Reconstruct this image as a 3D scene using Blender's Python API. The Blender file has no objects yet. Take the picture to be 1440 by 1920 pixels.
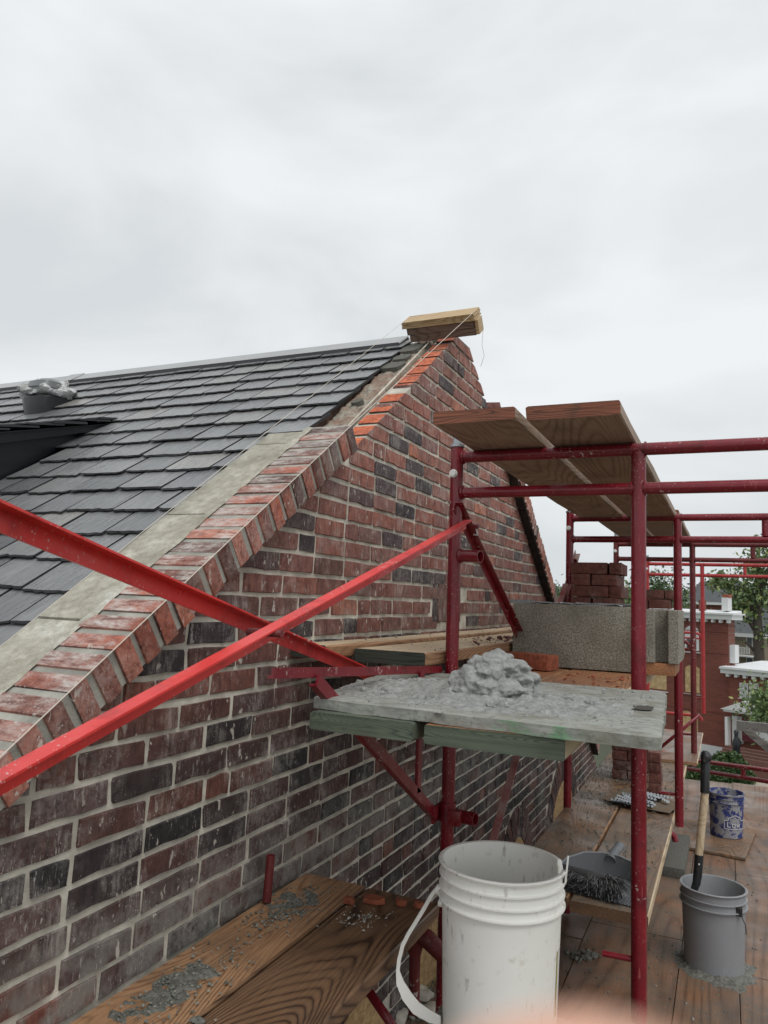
import bpy, bmesh, math, random
from mathutils import Vector, Matrix, noise, Euler
random.seed(7)
SC = bpy.context.scene
COL = SC.collection
R = math.radians

# ------------------------------------------------------------------ camera
FPX = 1406.5                      # focal length in photo pixels (photo 1440 x 1920)
YAW, PITCH, ROLL = 0.42905619, 0.11300662, 0.03793762
sy, cy, sp, cp = math.sin(YAW), math.cos(YAW), math.sin(PITCH), math.cos(PITCH)
FWD = Vector((-sy*cp, cy*cp, sp)); RT0 = Vector((cy, sy, 0)); UP0 = RT0.cross(FWD)
RGT = RT0*math.cos(ROLL) + UP0*math.sin(ROLL)
UPV = -RT0*math.sin(ROLL) + UP0*math.cos(ROLL)
cd = bpy.data.cameras.new('camera'); cam = bpy.data.objects.new('camera', cd); COL.objects.link(cam)
M3 = Matrix((RGT, UPV, -FWD)).transposed()
cam.matrix_world = M3.to_4x4()
cd.sensor_fit = 'VERTICAL'; cd.sensor_height = 36.0; cd.lens = 36.0*FPX/1920
cd.clip_start = 0.004; cd.clip_end = 3000
cd.dof.use_dof = True; cd.dof.focus_distance = 2.6; cd.dof.aperture_fstop = cd.lens/1000/0.0024
SC.camera = cam

def ray(x, y): return FWD + RGT*((x-720)/FPX) - UPV*((y-960)/FPX)
def onX(X, x, y): d = ray(x, y); return d*(X/d.x)
def onY(Y, x, y): d = ray(x, y); return d*(Y/d.y)
def onZ(Z, x, y): d = ray(x, y); return d*(Z/d.z)
def proj(P):
    c = P.dot(FWD)
    if c <= 0.05: return None
    return (720+FPX*P.dot(RGT)/c, 960-FPX*P.dot(UPV)/c, c)

# ------------------------------------------------------------------ light
SC.view_settings.view_transform = 'Standard'; SC.view_settings.look = 'None'
SC.view_settings.exposure = 0.21; SC.view_settings.gamma = 1.0
SC.render.engine = 'CYCLES'
try:
    SC.cycles.use_denoising = True
    SC.cycles.max_bounces = 6; SC.cycles.diffuse_bounces = 3; SC.cycles.glossy_bounces = 3
    SC.cycles.transparent_max_bounces = 6
except Exception: pass
wd = bpy.data.worlds.new('World'); SC.world = wd; wd.use_nodes = True
nt = wd.node_tree; nt.nodes.clear()
def wn(t, **k):
    n = nt.nodes.new(t)
    for a, b in k.items(): setattr(n, a, b)
    return n
out = wn('ShaderNodeOutputWorld'); bg = wn('ShaderNodeBackground'); nt.links.new(bg.outputs[0], out.inputs[0])
SUN_EL, SUN_ROT = 52, 200
sky = wn('ShaderNodeTexSky', sky_type='NISHITA'); sky.sun_disc = False
sky.sun_elevation = R(SUN_EL); sky.sun_rotation = R(SUN_ROT)
tc = wn('ShaderNodeTexCoord'); mp = wn('ShaderNodeMapping'); mp.inputs['Scale'].default_value = (1, 1, 2.3)
nt.links.new(tc.outputs['Generated'], mp.inputs[0])
nz = wn('ShaderNodeTexNoise'); nz.inputs['Scale'].default_value = 2.3; nz.inputs['Detail'].default_value = 6
nz.inputs['Roughness'].default_value = 0.47; nz.inputs['Distortion'].default_value = 0.35
nt.links.new(mp.outputs[0], nz.inputs['Vector'])
rp = wn('ShaderNodeValToRGB'); nt.links.new(nz.outputs[0], rp.inputs[0])
e = rp.color_ramp.elements
e[0].position = .36; e[0].color = (.60, .63, .65, 1)
e[1].position = .60; e[1].color = (.765, .79, .805, 1)
m = e.new(.47); m.color = (.685, .712, .73, 1)
sk = wn('ShaderNodeMixRGB'); sk.blend_type = 'MULTIPLY'; sk.inputs[0].default_value = 1
nt.links.new(sky.outputs[0], sk.inputs[1]); sk.inputs[2].default_value = (.06, .06, .06, 1)
mx = wn('ShaderNodeMixRGB'); mx.inputs[0].default_value = .97
nt.links.new(sk.outputs[0], mx.inputs[1]); nt.links.new(rp.outputs[0], mx.inputs[2])
nt.links.new(mx.outputs[0], bg.inputs[0]); bg.inputs[1].default_value = 1.0
sl = bpy.data.lights.new('sun', 'SUN'); sl.energy = 1.3; sl.angle = R(32); sl.color = (1, .97, .93)
so = bpy.data.objects.new('sun', sl); COL.objects.link(so)
# overcast: broad light from high up, a little from the street side
sd = Vector((0.45, -0.35, 0.9)).normalized()
so.rotation_euler = sd.to_track_quat('Z', 'Y').to_euler()

# ------------------------------------------------------------------ materials
class Mt:
    def __init__(s, name, rough=.8, spec=.5):
        s.m = bpy.data.materials.new(name); s.m.use_nodes = True
        s.t = s.m.node_tree; s.b = s.t.nodes['Principled BSDF']
        s.b.inputs['Roughness'].default_value = rough
        s.b.inputs['Specular IOR Level'].default_value = spec
        s.geo = None
    def n(s, t, ins=None, **k):
        nd = s.t.nodes.new(t)
        for a, b in k.items(): setattr(nd, a, b)
        for a, v in (ins or {}).items():
            i = nd.inputs[a]
            if isinstance(v, bpy.types.NodeSocket): s.t.links.new(v, i)
            else: i.default_value = v
        return nd
    def g(s):
        if not s.geo: s.geo = s.n('ShaderNodeNewGeometry')
        return s.geo
    def pos(s, scale=(1, 1, 1), rot=(0, 0, 0), objspace=False):
        src = s.n('ShaderNodeTexCoord').outputs['Object'] if objspace else s.g().outputs['Position']
        return s.n('ShaderNodeMapping', {0: src, 'Scale': scale, 'Rotation': rot}).outputs[0]
    def noise(s, scale, detail=3, vec=None, rough=.55, dist=0):
        return s.n('ShaderNodeTexNoise', {'Vector': vec or s.g().outputs['Position'], 'Scale': scale, 'Detail': detail, 'Roughness': rough, 'Distortion': dist}).outputs[0]
    def voro(s, scale, vec=None, out='Distance', feature='F1'):
        return s.n('ShaderNodeTexVoronoi', {'Vector': vec or s.g().outputs['Position'], 'Scale': scale}, feature=feature).outputs[out]
    def ramp(s, f, stops, interp='LINEAR'):
        r = s.n('ShaderNodeValToRGB', {0: f}); cr = r.color_ramp; cr.interpolation = interp
        while len(cr.elements) < len(stops): cr.elements.new(.5)
        for e, (p, c) in zip(cr.elements, stops):
            e.position = p
            e.color = (c, c, c, 1) if isinstance(c, (int, float)) else (*c, 1)
        return r.outputs[0]
    def mix(s, f, a, b, bt='MIX'):
        q = lambda c: c if isinstance(c, bpy.types.NodeSocket) else ((c, c, c, 1) if isinstance(c, (int, float)) else (*c, 1))
        return s.n('ShaderNodeMixRGB', {0: f, 1: q(a), 2: q(b)}, blend_type=bt).outputs[0]
    def math(s, op, a, b=0.0, c=0.0, clamp=False):
        return s.n('ShaderNodeMath', {0: a, 1: b, 2: c}, operation=op, use_clamp=clamp).outputs[0]
    def rnd(s):
        o = s.n('ShaderNodeObjectInfo').outputs['Random']
        return s.math('FRACT', s.math('ADD', o, s.g().outputs['Random Per Island']))
    def sep(s, i): return s.n('ShaderNodeSeparateXYZ', {0: s.g().outputs['Position']}).outputs[i]
    def bump(s, h, strength=.5, dist=.002):
        prev = s.b.inputs['Normal'].links[0].from_socket if s.b.inputs['Normal'].links else None
        ins = {'Height': h, 'Strength': strength, 'Distance': dist}
        if prev: ins['Normal'] = prev
        s.t.links.new(s.n('ShaderNodeBump', ins).outputs[0], s.b.inputs['Normal'])
    def col(s, c):
        if isinstance(c, bpy.types.NodeSocket): s.t.links.new(c, s.b.inputs['Base Color'])
        else: s.b.inputs['Base Color'].default_value = (*c, 1)
        return s
    def rough(s, c):
        if isinstance(c, bpy.types.NodeSocket): s.t.links.new(c, s.b.inputs['Roughness'])
        else: s.b.inputs['Roughness'].default_value = c
        return s

MORT = (.36, .345, .30)
def brick_mat(name, stops, upper=None, smear=.5, speck=True, streak=(85, 85, 13), rough=.75, film=.50, toponly=False):
    M = Mt(name, rough)
    r = M.rnd()
    c = M.ramp(r, stops)
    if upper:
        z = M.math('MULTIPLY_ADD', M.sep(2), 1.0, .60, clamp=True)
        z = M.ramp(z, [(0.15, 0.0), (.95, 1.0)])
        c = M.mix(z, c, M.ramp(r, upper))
    v = M.pos(streak)
    st = M.noise(1, 5, v, .72, .35)
    blotch = M.noise(22, 4, None, .6)
    c = M.mix(M.ramp(blotch, [(.38, .0), (.62, .8)]), c, M.mix(1, c, (.55, .45, .45), 'MULTIPLY'))
    c = M.mix(M.ramp(st, [(.32, .8), (.50, 0.0)]), c, M.mix(1, c, (.28, .27, .30), 'MULTIPLY'))
    c = M.mix(M.ramp(st, [(.54, 0), (.74, .35)]), c, M.mix(1, c, (1.9, 1.75, 1.7), 'MULTIPLY'))
    # lime and mortar film
    film = M.math('MULTIPLY', M.ramp(M.noise(9, 6, None, .7), [(film, 0.0), (film+.16, smear)]), M.ramp(st, [(.40, .12), (.62, 1.0)]))
    if toponly:
        nzc = M.n('ShaderNodeSeparateXYZ', {0: M.g().outputs['True Normal']}).outputs[2]
        film = M.math('MULTIPLY', film, M.ramp(nzc, [(.35, .28), (.7, 1.0)]))
    c = M.mix(film, c, (.50, .465, .43))
    hz = M.math('MULTIPLY', M.ramp(M.noise(2.2, 5, None, .6), [(.52, 0.0), (.68, .38)]), M.ramp(M.noise(60, 4, None, .7), [(.42, .1), (.58, 1.0)]))
    c = M.mix(hz, c, (.36, .34, .32))
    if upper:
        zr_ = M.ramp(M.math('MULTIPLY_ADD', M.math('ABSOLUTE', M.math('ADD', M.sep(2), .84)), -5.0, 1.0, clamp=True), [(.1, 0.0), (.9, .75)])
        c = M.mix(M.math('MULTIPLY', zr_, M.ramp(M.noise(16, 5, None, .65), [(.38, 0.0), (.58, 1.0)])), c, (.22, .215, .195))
    if speck:
        sp_ = M.math('MULTIPLY', M.ramp(M.noise(230, 2, None, .5), [(.66, 0.0), (.70, .8)]), M.ramp(M.noise(9, 2), [(.40, 0.0), (.6, 1.0)]))
        c = M.mix(sp_, c, (.50, .47, .42))
        sm = M.math('MULTIPLY', M.ramp(M.noise(46, 3, M.pos((1, 1, .55)), .55), [(.655, 0.0), (.68, .85)]), M.ramp(M.noise(3.3, 2), [(.42, 0.0), (.55, 1.0)]))
        c = M.mix(sm, c, (.50, .46, .41))
        ds = M.math('MULTIPLY', M.ramp(M.noise(1, 2, M.pos((230, 230, 45)), .5), [(.63, 0.0), (.68, .75)]), M.ramp(M.noise(6, 3), [(.42, 0.0), (.6, 1.0)]))
        c = M.mix(ds, c, (.46, .43, .40))
    M.col(c)
    M.bump(M.math('ADD', st, M.math('MULTIPLY', M.noise(120, 4), .8)), .9, .0022)
    return M.m
m_brick = brick_mat('wirecut_brick',
    [(0, (.020, .019, .021)), (.22, (.036, .029, .030)), (.34, (.075, .038, .034)), (.5, (.145, .060, .046)), (.60, (.068, .034, .030)), (.74, (.115, .068, .064)), (.86, (.040, .031, .033)), (.94, (.09, .045, .038)), (1, (.21, .080, .055))],
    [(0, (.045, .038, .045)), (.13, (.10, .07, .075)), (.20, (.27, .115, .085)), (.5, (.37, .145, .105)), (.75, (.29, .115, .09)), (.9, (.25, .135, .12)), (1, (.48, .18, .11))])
m_brickcut = brick_mat('fresh_cut_brick', [(0, (.55, .13, .05)), (1, (.68, .18, .07))], smear=.12, speck=False, streak=(60, 60, 60))
m_coping = brick_mat('coping_brick', [(0, (.07, .035, .03)), (.2, (.30, .10, .065)), (.45, (.46, .15, .095)), (.6, (.34, .11, .07)), (.75, (.10, .05, .042)), (1, (.50, .17, .105))], smear=1.0, toponly=True, speck=True, streak=(18, 70, 50), film=.42)
m_stackb = brick_mat('stacked_brick', [(0, (.13, .05, .04)), (.5, (.20, .07, .05)), (1, (.16, .055, .045))], smear=.2, speck=False, streak=(60, 60, 60))

M = Mt('mortar_joint', .9)
M.col(M.mix(M.ramp(M.noise(14, 5), [(.35, 0.0), (.7, 1.0)]), (.40, .375, .32), (.70, .665, .57)))
M.bump(M.noise(160, 5, None, .7), .8, .003); M.bump(M.noise(25, 3), .5, .006); m_mort = M.m

M = Mt('grey_joint_mortar', .9)
M.col(M.mix(M.ramp(M.noise(14, 5), [(.35, 0.0), (.7, 1.0)]), (.24, .235, .205), (.42, .41, .36)))
M.bump(M.noise(160, 5, None, .7), .8, .003); m_mortg = M.m
M = Mt('coping_concrete', .85)
c = M.mix(M.ramp(M.noise(8, 5), [(.3, 0.0), (.7, 1.0)]), (.27, .255, .20), (.56, .54, .46))
c = M.mix(M.ramp(M.noise(260, 2), [(.55, 0.0), (.7, .5)]), c, (.20, .17, .11))
c = M.mix(M.ramp(M.noise(5, 5, None, .7), [(.54, 0.0), (.66, .6)]), c, (.60, .59, .54))
c = M.mix(M.ramp(M.noise(38, 4, None, .7), [(.35, .5), (.6, 0.0)]), c, (.17, .155, .11))
M.col(c); M.bump(M.noise(260, 3), .8, .002); M.bump(M.noise(30, 4), .5, .006); m_cope = M.m

def cmu(name, a, b, rs=260):
    M = Mt(name, .9)
    n1 = M.noise(rs, 3, None, .7)
    c = M.mix(M.ramp(n1, [(.38, 0.0), (.62, 1.0)]), a, b)
    c = M.mix(M.ramp(M.noise(9, 4), [(.45, 0.0), (.75, .55)]), c, (.13, .115, .08))
    c = M.mix(M.ramp(M.voro(330), [(.12, .7), (.2, 0.0)]), c, (.05, .045, .035))
    M.col(c); M.bump(n1, 1, .004); M.bump(M.noise(70, 3), .6, .004)
    return M.m
m_cmu = cmu('concrete_block', (.16, .148, .118), (.37, .35, .30), 150)
M = Mt('rough_core_mortar', .95)
c = M.mix(M.ramp(M.noise(11, 5, None, .65), [(.40, 0.0), (.6, 1.0)]), (.30, .20, .15), (.36, .34, .28))
c = M.mix(M.ramp(M.noise(50, 4, None, .7), [(.5, 0.0), (.65, .8)]), c, (.12, .10, .075))
M.col(c); M.bump(M.noise(40, 5, None, .7), 1, .012); m_core = M.m
m_cmud = cmu('dark_block_core', (.07, .07, .06), (.17, .17, .155), 200)

M = Mt('slate', .3, 1.0)
r = M.rnd()
c = M.ramp(r, [(0, (.14, .144, .148)), (.3, (.20, .204, .206)), (.6, (.25, .253, .252)), (.8, (.165, .168, .177)), (1, (.30, .29, .27))])
v = M.pos((30, 3, 3)); st = M.noise(3, 6, v, .6, .6)
c = M.mix(M.ramp(st, [(.35, .75), (.62, 0.0)]), c, M.mix(1, c, (.5, .52, .55), 'MULTIPLY'))
c = M.mix(M.ramp(M.noise(5, 4), [(.55, 0.0), (.8, .35)]), c, (.19, .18, .16))
M.col(c); M.rough(M.ramp(M.noise(11, 4), [(.3, .20), (.7, .42)]))
M.bump(st, .7, .005); M.bump(M.noise(35, 5), .45, .004); m_slate = M.m
m_sledge = Mt('shaded_broken_slate_edge', .8).col((.028, .029, .031)).m  # shade and wetness of the chipped edges put into a dark colour

def paint(name, c0, c1, rough=.28, specks=.6):
    M = Mt(name, rough, .5)
    c = M.mix(M.ramp(M.noise(6, 4), [(.3, 0.0), (.7, 1.0)]), c0, c1)
    sc = M.ramp(M.noise(1, 3, M.pos((140, 140, 18)), .5), [(.66, 0.0), (.70, .35)])
    c = M.mix(sc, c, (.55, .16, .15))
    sp_ = M.math('MULTIPLY', M.ramp(M.noise(190, 1), [(.70, 0.0), (.73, 1.0)]), M.ramp(M.noise(5, 2), [(.45, 0.0), (.62, specks)]))
    ch = M.math('MULTIPLY', M.ramp(M.noise(60, 3, None, .6), [(.62, 0.0), (.65, 1.0)]), M.ramp(M.noise(4.3, 2), [(.55, 0.0), (.64, specks)]))
    c = M.mix(M.math('MAXIMUM', sp_, ch), c, (.62, .56, .52))
    c = M.mix(M.ramp(M.noise(13, 5, None, .65), [(.54, 0.0), (.68, .55)]), c, M.mix(1, c, (.45, .42, .45), 'MULTIPLY'))
    M.col(c); M.rough(M.ramp(M.noise(9, 4), [(.3, rough-.06), (.7, rough+.25)]))
    M.bump(M.noise(60, 3), .12, .001); M.bump(M.noise(9, 2), .25, .006)
    return M.m
m_red = paint('crimson_paint', (.15, .007, .014), (.22, .012, .022), .2, .7)
m_redold = paint('old_red_paint', (.10, .012, .014), (.17, .02, .02), .42, .8)
m_redbr = paint('bright_red_paint', (.60, .026, .026), (.72, .05, .042), .30, .8)
m_redmort = paint('mortar_splashed_paint', (.26, .03, .03), (.42, .33, .30), .6, 1.0)

def wood(name, light, dark, axis='Y', freq=26, scale=5.0, rough=.7, stain=0, wet=0, cath=1.0, cement=0.0):
    M = Mt(name, rough)
    sc2 = scale*1.7
    k = {'Y': (sc2, sc2*.11, sc2), 'X': (sc2*.11, sc2, sc2), 'Z': (sc2, sc2, sc2*.11)}[axis]
    v = M.pos(k)
    nz = M.noise(1.0, 1.0, v, .35, .15)
    rings = M.math('PINGPONG', M.math('MULTIPLY', nz, freq*cath*6.5), 1.0)
    kf = {'Y': (160, 5, 160), 'X': (5, 160, 160), 'Z': (160, 160, 5)}[axis]
    fine = M.noise(1.0, 4, M.pos(kf), .6)
    msk = M.ramp(M.noise(4.5, 3), [(.35, .25), (.65, 1.0)])
    f = M.math('ADD', M.math('MULTIPLY_ADD', M.math('MULTIPLY', M.math('SUBTRACT', M.ramp(rings, [(.05, 0.0), (.30, .6), (.75, 1.0)]), .8), msk), .46, .37), M.math('MULTIPLY', fine, .62))
    c = M.ramp(f, [(.12, tuple(.55*q for q in dark)), (.42, dark), (.80, light)])
    c = M.mix(M.ramp(M.noise(3, 4), [(.35, .0), (.75, .6)]), c, M.mix(1, c, (.6, .55, .5), 'MULTIPLY'))
    if stain: c = M.mix(M.ramp(M.noise(5, 5, None, .6), [(.5, 0.0), (.68, stain)]), c, (.035, .028, .022))
    if cement:
        cm = M.math('MULTIPLY', M.ramp(M.noise(3.2, 4, None, .6), [(.36, 0.0), (.56, cement)]), M.ramp(M.noise(90, 4, None, .7), [(.40, .1), (.58, 1.0)]))
        c = M.mix(cm, c, (.115, .115, .10))
    M.col(c)
    M.rough(M.ramp(M.noise(4, 3), [(.35, rough-(.35 if wet else .1)), (.65, rough)]))
    M.bump(f, .5, .0022); M.bump(M.noise(120, 3), .3, .001)
    return M.m
m_plank = wood('weathered_plank', (.46, .265, .14), (.23, .12, .062), freq=14, scale=3.4, stain=.35)
m_plankdk = wood('wet_plank', (.23, .132, .072), (.065, .034, .020), freq=17, scale=3.2, stain=.4, wet=1, rough=.6)
m_plankpale = wood('pale_plank', (.66, .54, .38), (.46, .34, .21), freq=5, scale=3.2)
m_plankled = wood('muddy_plank', (.32, .18, .092), (.15, .08, .042), freq=11, scale=3.0, stain=.3, cement=.95, wet=1)
m_plankbtm = wood('plank_underside', (.38, .275, .20), (.22, .15, .105), freq=9, scale=3.2, stain=.35)
m_plankend = wood('reddish_plank_end', (.26, .085, .04), (.085, .028, .014), 'X', freq=6, scale=14, stain=.9)
m_plankor = wood('orange_stained_plank', (.46, .20, .085), (.24, .10, .04), freq=10, scale=4, stain=.2, cement=.35)
m_green = wood('green_stained_lumber', (.14, .17, .12), (.045, .065, .05), 'X', freq=16, scale=14, stain=.4)
m_greendk = wood('dark_green_plank_end', (.055, .065, .05), (.022, .03, .025), 'X', freq=8, scale=9)
m_fresh = wood('fresh_lumber', (.56, .42, .25), (.38, .25, .12), 'X', freq=7, scale=7)
m_olum = wood('old_lumber', (.20, .135, .10), (.095, .06, .045), 'X', freq=7, scale=7)
m_deck = wood('plywood_deck', (.29, .155, .086), (.15, .076, .043), freq=7, scale=1.3, stain=.35, cement=.85, wet=1, rough=.65)
m_grayw = wood('grey_timber', (.27, .265, .25), (.14, .135, .125), 'X', freq=6, scale=5)

M = Mt('oriented_strand_board', .7)
cell = M.n('ShaderNodeTexVoronoi', {'Vector': M.pos((1, 1, 2.5), (.5, .2, .3)), 'Scale': 38.0}).outputs['Color']
M.col(M.mix(.55, M.ramp(M.n('ShaderNodeSeparateColor', {0: cell}).outputs[0], [(0, (.30, .17, .07)), (1, (.62, .43, .22))]), M.ramp(M.noise(30, 4), [(.3, (.28, .16, .07)), (.7, (.58, .40, .2))])))
m_osb = M.m

def plastic(name, c0, dirt, rough=.35, dirtc=(.22, .19, .14), amt=.5, smear=None):
    M = Mt(name, rough)
    c = M.mix(M.ramp(M.noise(4, 4), [(.3, 0.0), (.75, .5)]), c0, M.mix(1, (*c0,), (.82, .81, .76), 'MULTIPLY'))
    d = M.math('MULTIPLY', M.ramp(M.noise(1, 4, M.pos((75, 75, 22)), .6), [(.60, 0.0), (.70, 1.0)]), M.ramp(M.noise(6, 3), [(.45, 0.0), (.65, amt)]))
    c = M.mix(d, c, dirtc)
    c = M.mix(M.ramp(M.noise(34, 4), [(.60, 0.0), (.8, amt*.6)]), c, (.50, .44, .32))
    if smear:
        s_ = M.math('MULTIPLY', M.ramp(M.noise(16, 5, None, .65), [(.48, 0.0), (.54, 1.0)]), M.ramp(M.noise(130, 3), [(.3, .3), (.5, 1.0)]))
        c = M.mix(M.math('MULTIPLY', s_, smear), c, (.36, .36, .35))
    M.col(c); M.bump(M.noise(40, 3), .15, .001)
    M.rough(M.ramp(M.noise(15, 3), [(.3, rough), (.7, rough+.25)]))
    return M.m
m_white = plastic('white_bucket_plastic', (.90, .895, .86), 1, .38, (.20, .15, .09), amt=1.0)
m_gray = plastic('grey_bucket_plastic', (.27, .28, .30), 1, .4, (.40, .40, .39), .5)
m_blue = plastic('blue_bucket_plastic', (.022, .035, .17), 1, .4, (.4, .4, .4), .6, smear=.85)
m_lab = Mt('yellow_label', .6).col((.45, .36, .06)).m
m_logo = plastic('white_print', (.55, .56, .60), 1, .5, amt=.3)
m_dust = plastic('dustpan_plastic', (.15, .16, .175), 1, .4, (.3, .3, .3), .5)
m_black = plastic('black_grip', (.018, .019, .021), 1, .35, (.3, .3, .3), .5)
m_bolt = Mt('white_bolt', .5).col((.75, .75, .73)).m
m_steel = Mt('galvanised_steel', .35); m_steel.b.inputs['Metallic'].default_value = .8; m_steel.col((.34, .36, .38)); m_steel = m_steel.m
m_string = Mt('mason_string', .8).col((.62, .56, .48)).m
m_bris = Mt('bristle', .6); m_bris.col(m_bris.ramp(m_bris.rnd(), [(0, (.02, .02, .02)), (.55, (.05, .05, .05)), (1, (.30, .30, .31))])); m_bris = m_bris.m
M = Mt('black_metal', .35); M.col((.007, .009, .012)); M.bump(M.noise(5, 2), .2, .003); m_blackm = M.m
M = Mt('ridge_metal', .42); M.col(M.mix(M.ramp(M.noise(3, 4), [(.35, 0.0), (.7, 1.0)]), (.30, .305, .31), (.36, .365, .37))); m_ridge = M.m
m_ridged = Mt('ridge_metal_edge', .5).col((.035, .035, .038)).m
M = Mt('rusty_flashing', .7); M.col(M.mix(M.ramp(M.noise(14, 4), [(.4, 0.0), (.6, 1.0)]), (.045, .024, .018), (.12, .065, .045))); m_flash = M.m
M = Mt('soffit_shade', .8); M.col(M.mix(M.ramp(M.noise(20, 4), [(.4, 0.0), (.6, 1.0)]), (.012, .011, .011), (.035, .028, .025))); m_soffit_shade = M.m  # near-black colour standing in for shade under the coping
M = Mt('plastic_wrap', .22); M.b.inputs['Alpha'].default_value = .93; M.bump(M.noise(28, 4, None, .6, 1.5), 1, .02); M.col(M.ramp(M.noise(14, 4), [(.38, (.30, .30, .28)), (.6, (.72, .74, .74))])); m_wrap = M.m
m_cap = Mt('grey_vent_cap', .35).col((.14, .145, .15)).m

M = Mt('wet_mortar', .42)
n1 = M.noise(48, 6, None, .65)
c = M.mix(M.ramp(n1, [(.3, 0.0), (.7, 1.0)]), (.25, .258, .248), (.43, .44, .42))
c = M.mix(M.ramp(M.noise(300, 2), [(.6, 0.0), (.7, .5)]), c, (.12, .12, .105))
M.col(c); M.rough(M.ramp(M.noise(12, 4), [(.35, .16), (.62, .6)])); M.bump(M.noise(26, 6, None, .7, 1.2), .9, .012); M.bump(n1, .8, .006); M.bump(M.noise(220, 4, None, .7), .9, .003); m_wet = M.m
M = Mt('dried_mortar_crumb', .9); M.col(M.ramp(M.rnd(), [(0, (.10, .105, .09)), (.6, (.19, .195, .17)), (1, (.30, .30, .26))])); M.bump(M.noise(300, 3), .6, .001); m_crumb = M.m
M = Mt('mud_mortar', .65)
M.col(M.mix(M.ramp(M.noise(60, 5, None, .7), [(.35, 0.0), (.65, 1.0)]), (.085, .085, .072), (.20, .20, .175))); M.rough(M.ramp(M.noise(14, 3), [(.35, .4), (.6, .8)])); M.bump(M.noise(150, 4, None, .7), 1, .004); m_mud = M.m
M = Mt('mortar_board', .75)
n1 = M.noise(1, 4, M.pos((14, 60, 60)), .6)
c = M.mix(M.ramp(n1, [(.3, 0.0), (.7, 1.0)]), (.20, .205, .185), (.36, .37, .335))
gm = M.math('MULTIPLY', M.ramp(M.noise(6, 5, None, .65), [(.55, 0.0), (.63, 1.0)]), M.ramp(M.sep(2), [(0, 1.0), (1, 1.0)]))
zz = M.math('LESS_THAN', M.sep(2), -.2375)
c = M.mix(M.math('MULTIPLY', gm, M.math('MULTIPLY', zz, .6)), c, (.09, .32, .12))
g2 = M.ramp(M.noise(1, 3, M.pos((9, 30, 9)), .6), [(.68, 0.0), (.74, .35)])
c = M.mix(g2, c, (.14, .46, .17))
c = M.mix(M.ramp(M.noise(9, 5), [(.50, 0.0), (.66, .75)]), c, (.17, .165, .125))
c = M.mix(M.ramp(M.noise(45, 5, None, .7), [(.52, 0.0), (.62, .6)]), c, (.14, .14, .12))
M.col(c); M.bump(n1, .8, .003); M.bump(M.noise(35, 4), .6, .005); m_board = M.m
m_hole = Mt('gouge', .95).col((.055, .05, .04)).m
M = Mt('brown_paper', .8); M.col(M.mix(M.ramp(M.noise(25, 4), [(.4, 0.0), (.62, .8)]), (.18, .115, .065), (.13, .125, .10))); m_paper = M.m
M = Mt('broken_brick', .85); M.col(M.mix(M.ramp(M.noise(70, 4), [(.35, 0.0), (.65, 1.0)]), (.20, .055, .03), (.38, .11, .055))); M.bump(M.noise(120, 3), .6, .002); m_chip = M.m

# far things
M = Mt('far_brick', .85)
bt = M.n('ShaderNodeTexBrick', {'Vector': M.n('ShaderNodeMapping', {0: M.n('ShaderNodeTexCoord').outputs['Object'], 'Rotation': (R(90), 0, 0)}).outputs[0],
    'Color1': (.20, .055, .036, 1), 'Color2': (.15, .042, .028, 1), 'Mortar': (.17, .085, .065, 1), 'Scale': 1.0, 'Mortar Size': .012, 'Brick Width': .42, 'Row Height': .16}).outputs[0]
M.col(M.mix(M.ramp(M.noise(.35, 5), [(.35, 0.0), (.7, .35)]), bt, (.085, .03, .024))); m_fbrick = M.m
m_fwhite = Mt('white_trim', .6).col((.62, .63, .62)).m
M = Mt('white_membrane', .7); M.col(M.mix(M.noise(.8, 3), (.62, .64, .66), (.78, .79, .80))); m_memb = M.m
m_fglass = Mt('far_glass', .15).col((.06, .07, .075)).m
m_fshade = Mt('window_shade', .7).col((.35, .36, .34)).m
m_doorred = Mt('maroon_door', .5).col((.11, .008, .022)).m
M = Mt('pale_osb', .8); M.col(M.mix(M.ramp(M.noise(3.5, 4), [(.35, 0.0), (.65, 1.0)]), (.36, .24, .11), (.56, .41, .22))); m_fosb = M.m
m_tan = Mt('tan_siding', .8).col((.20, .17, .12)).m
M = Mt('grey_shingle', .85); M.col(M.mix(M.noise(2, 4), (.06, .065, .07), (.105, .11, .115))); m_shing = M.m
M = Mt('lawn', .95); M.col(M.mix(M.noise(1.5, 5), (.035, .085, .018), (.085, .16, .04))); m_lawn = M.m
M = Mt('street_ground', .9); M.col(M.mix(M.noise(.12, 5), (.05, .075, .03), (.10, .10, .085))); m_ground = M.m
M = Mt('brick_paving', .85); M.col(M.mix(M.noise(6, 4), (.10, .045, .035), (.17, .085, .065))); m_pave = M.m
M = Mt('pale_pavement', .85); M.col(M.mix(M.noise(2, 4), (.36, .31, .25), (.44, .39, .32))); m_pvt = M.m
def leafmat(name, a, b, c_=None):
    M = Mt(name, .6); M.col(M.ramp(M.g().outputs['Random Per Island'], [(0, a), (.8, b), (1, c_ or b)]))
    M.b.inputs['Transmission Weight'].default_value = 0
    return M.m
m_leaf = leafmat('leaf_green', (.07, .12, .045), (.19, .26, .10), (.34, .35, .12))
m_leafd = leafmat('leaf_dark', (.018, .045, .012), (.06, .11, .03), (.10, .15, .04))
m_leafh = leafmat('hill_leaf', (.05, .075, .05), (.09, .12, .085))
M = Mt('bark', .9); M.col(M.mix(M.noise(12, 4), (.045, .035, .028), (.12, .10, .08))); m_bark = M.m
M = Mt('skin', .5); M.b.inputs['Subsurface Weight'].default_value = .25; M.b.inputs['Subsurface Radius'].default_value = (.01, .004, .002)
M.col((.74, .42, .30)); m_skin = M.m

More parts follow.
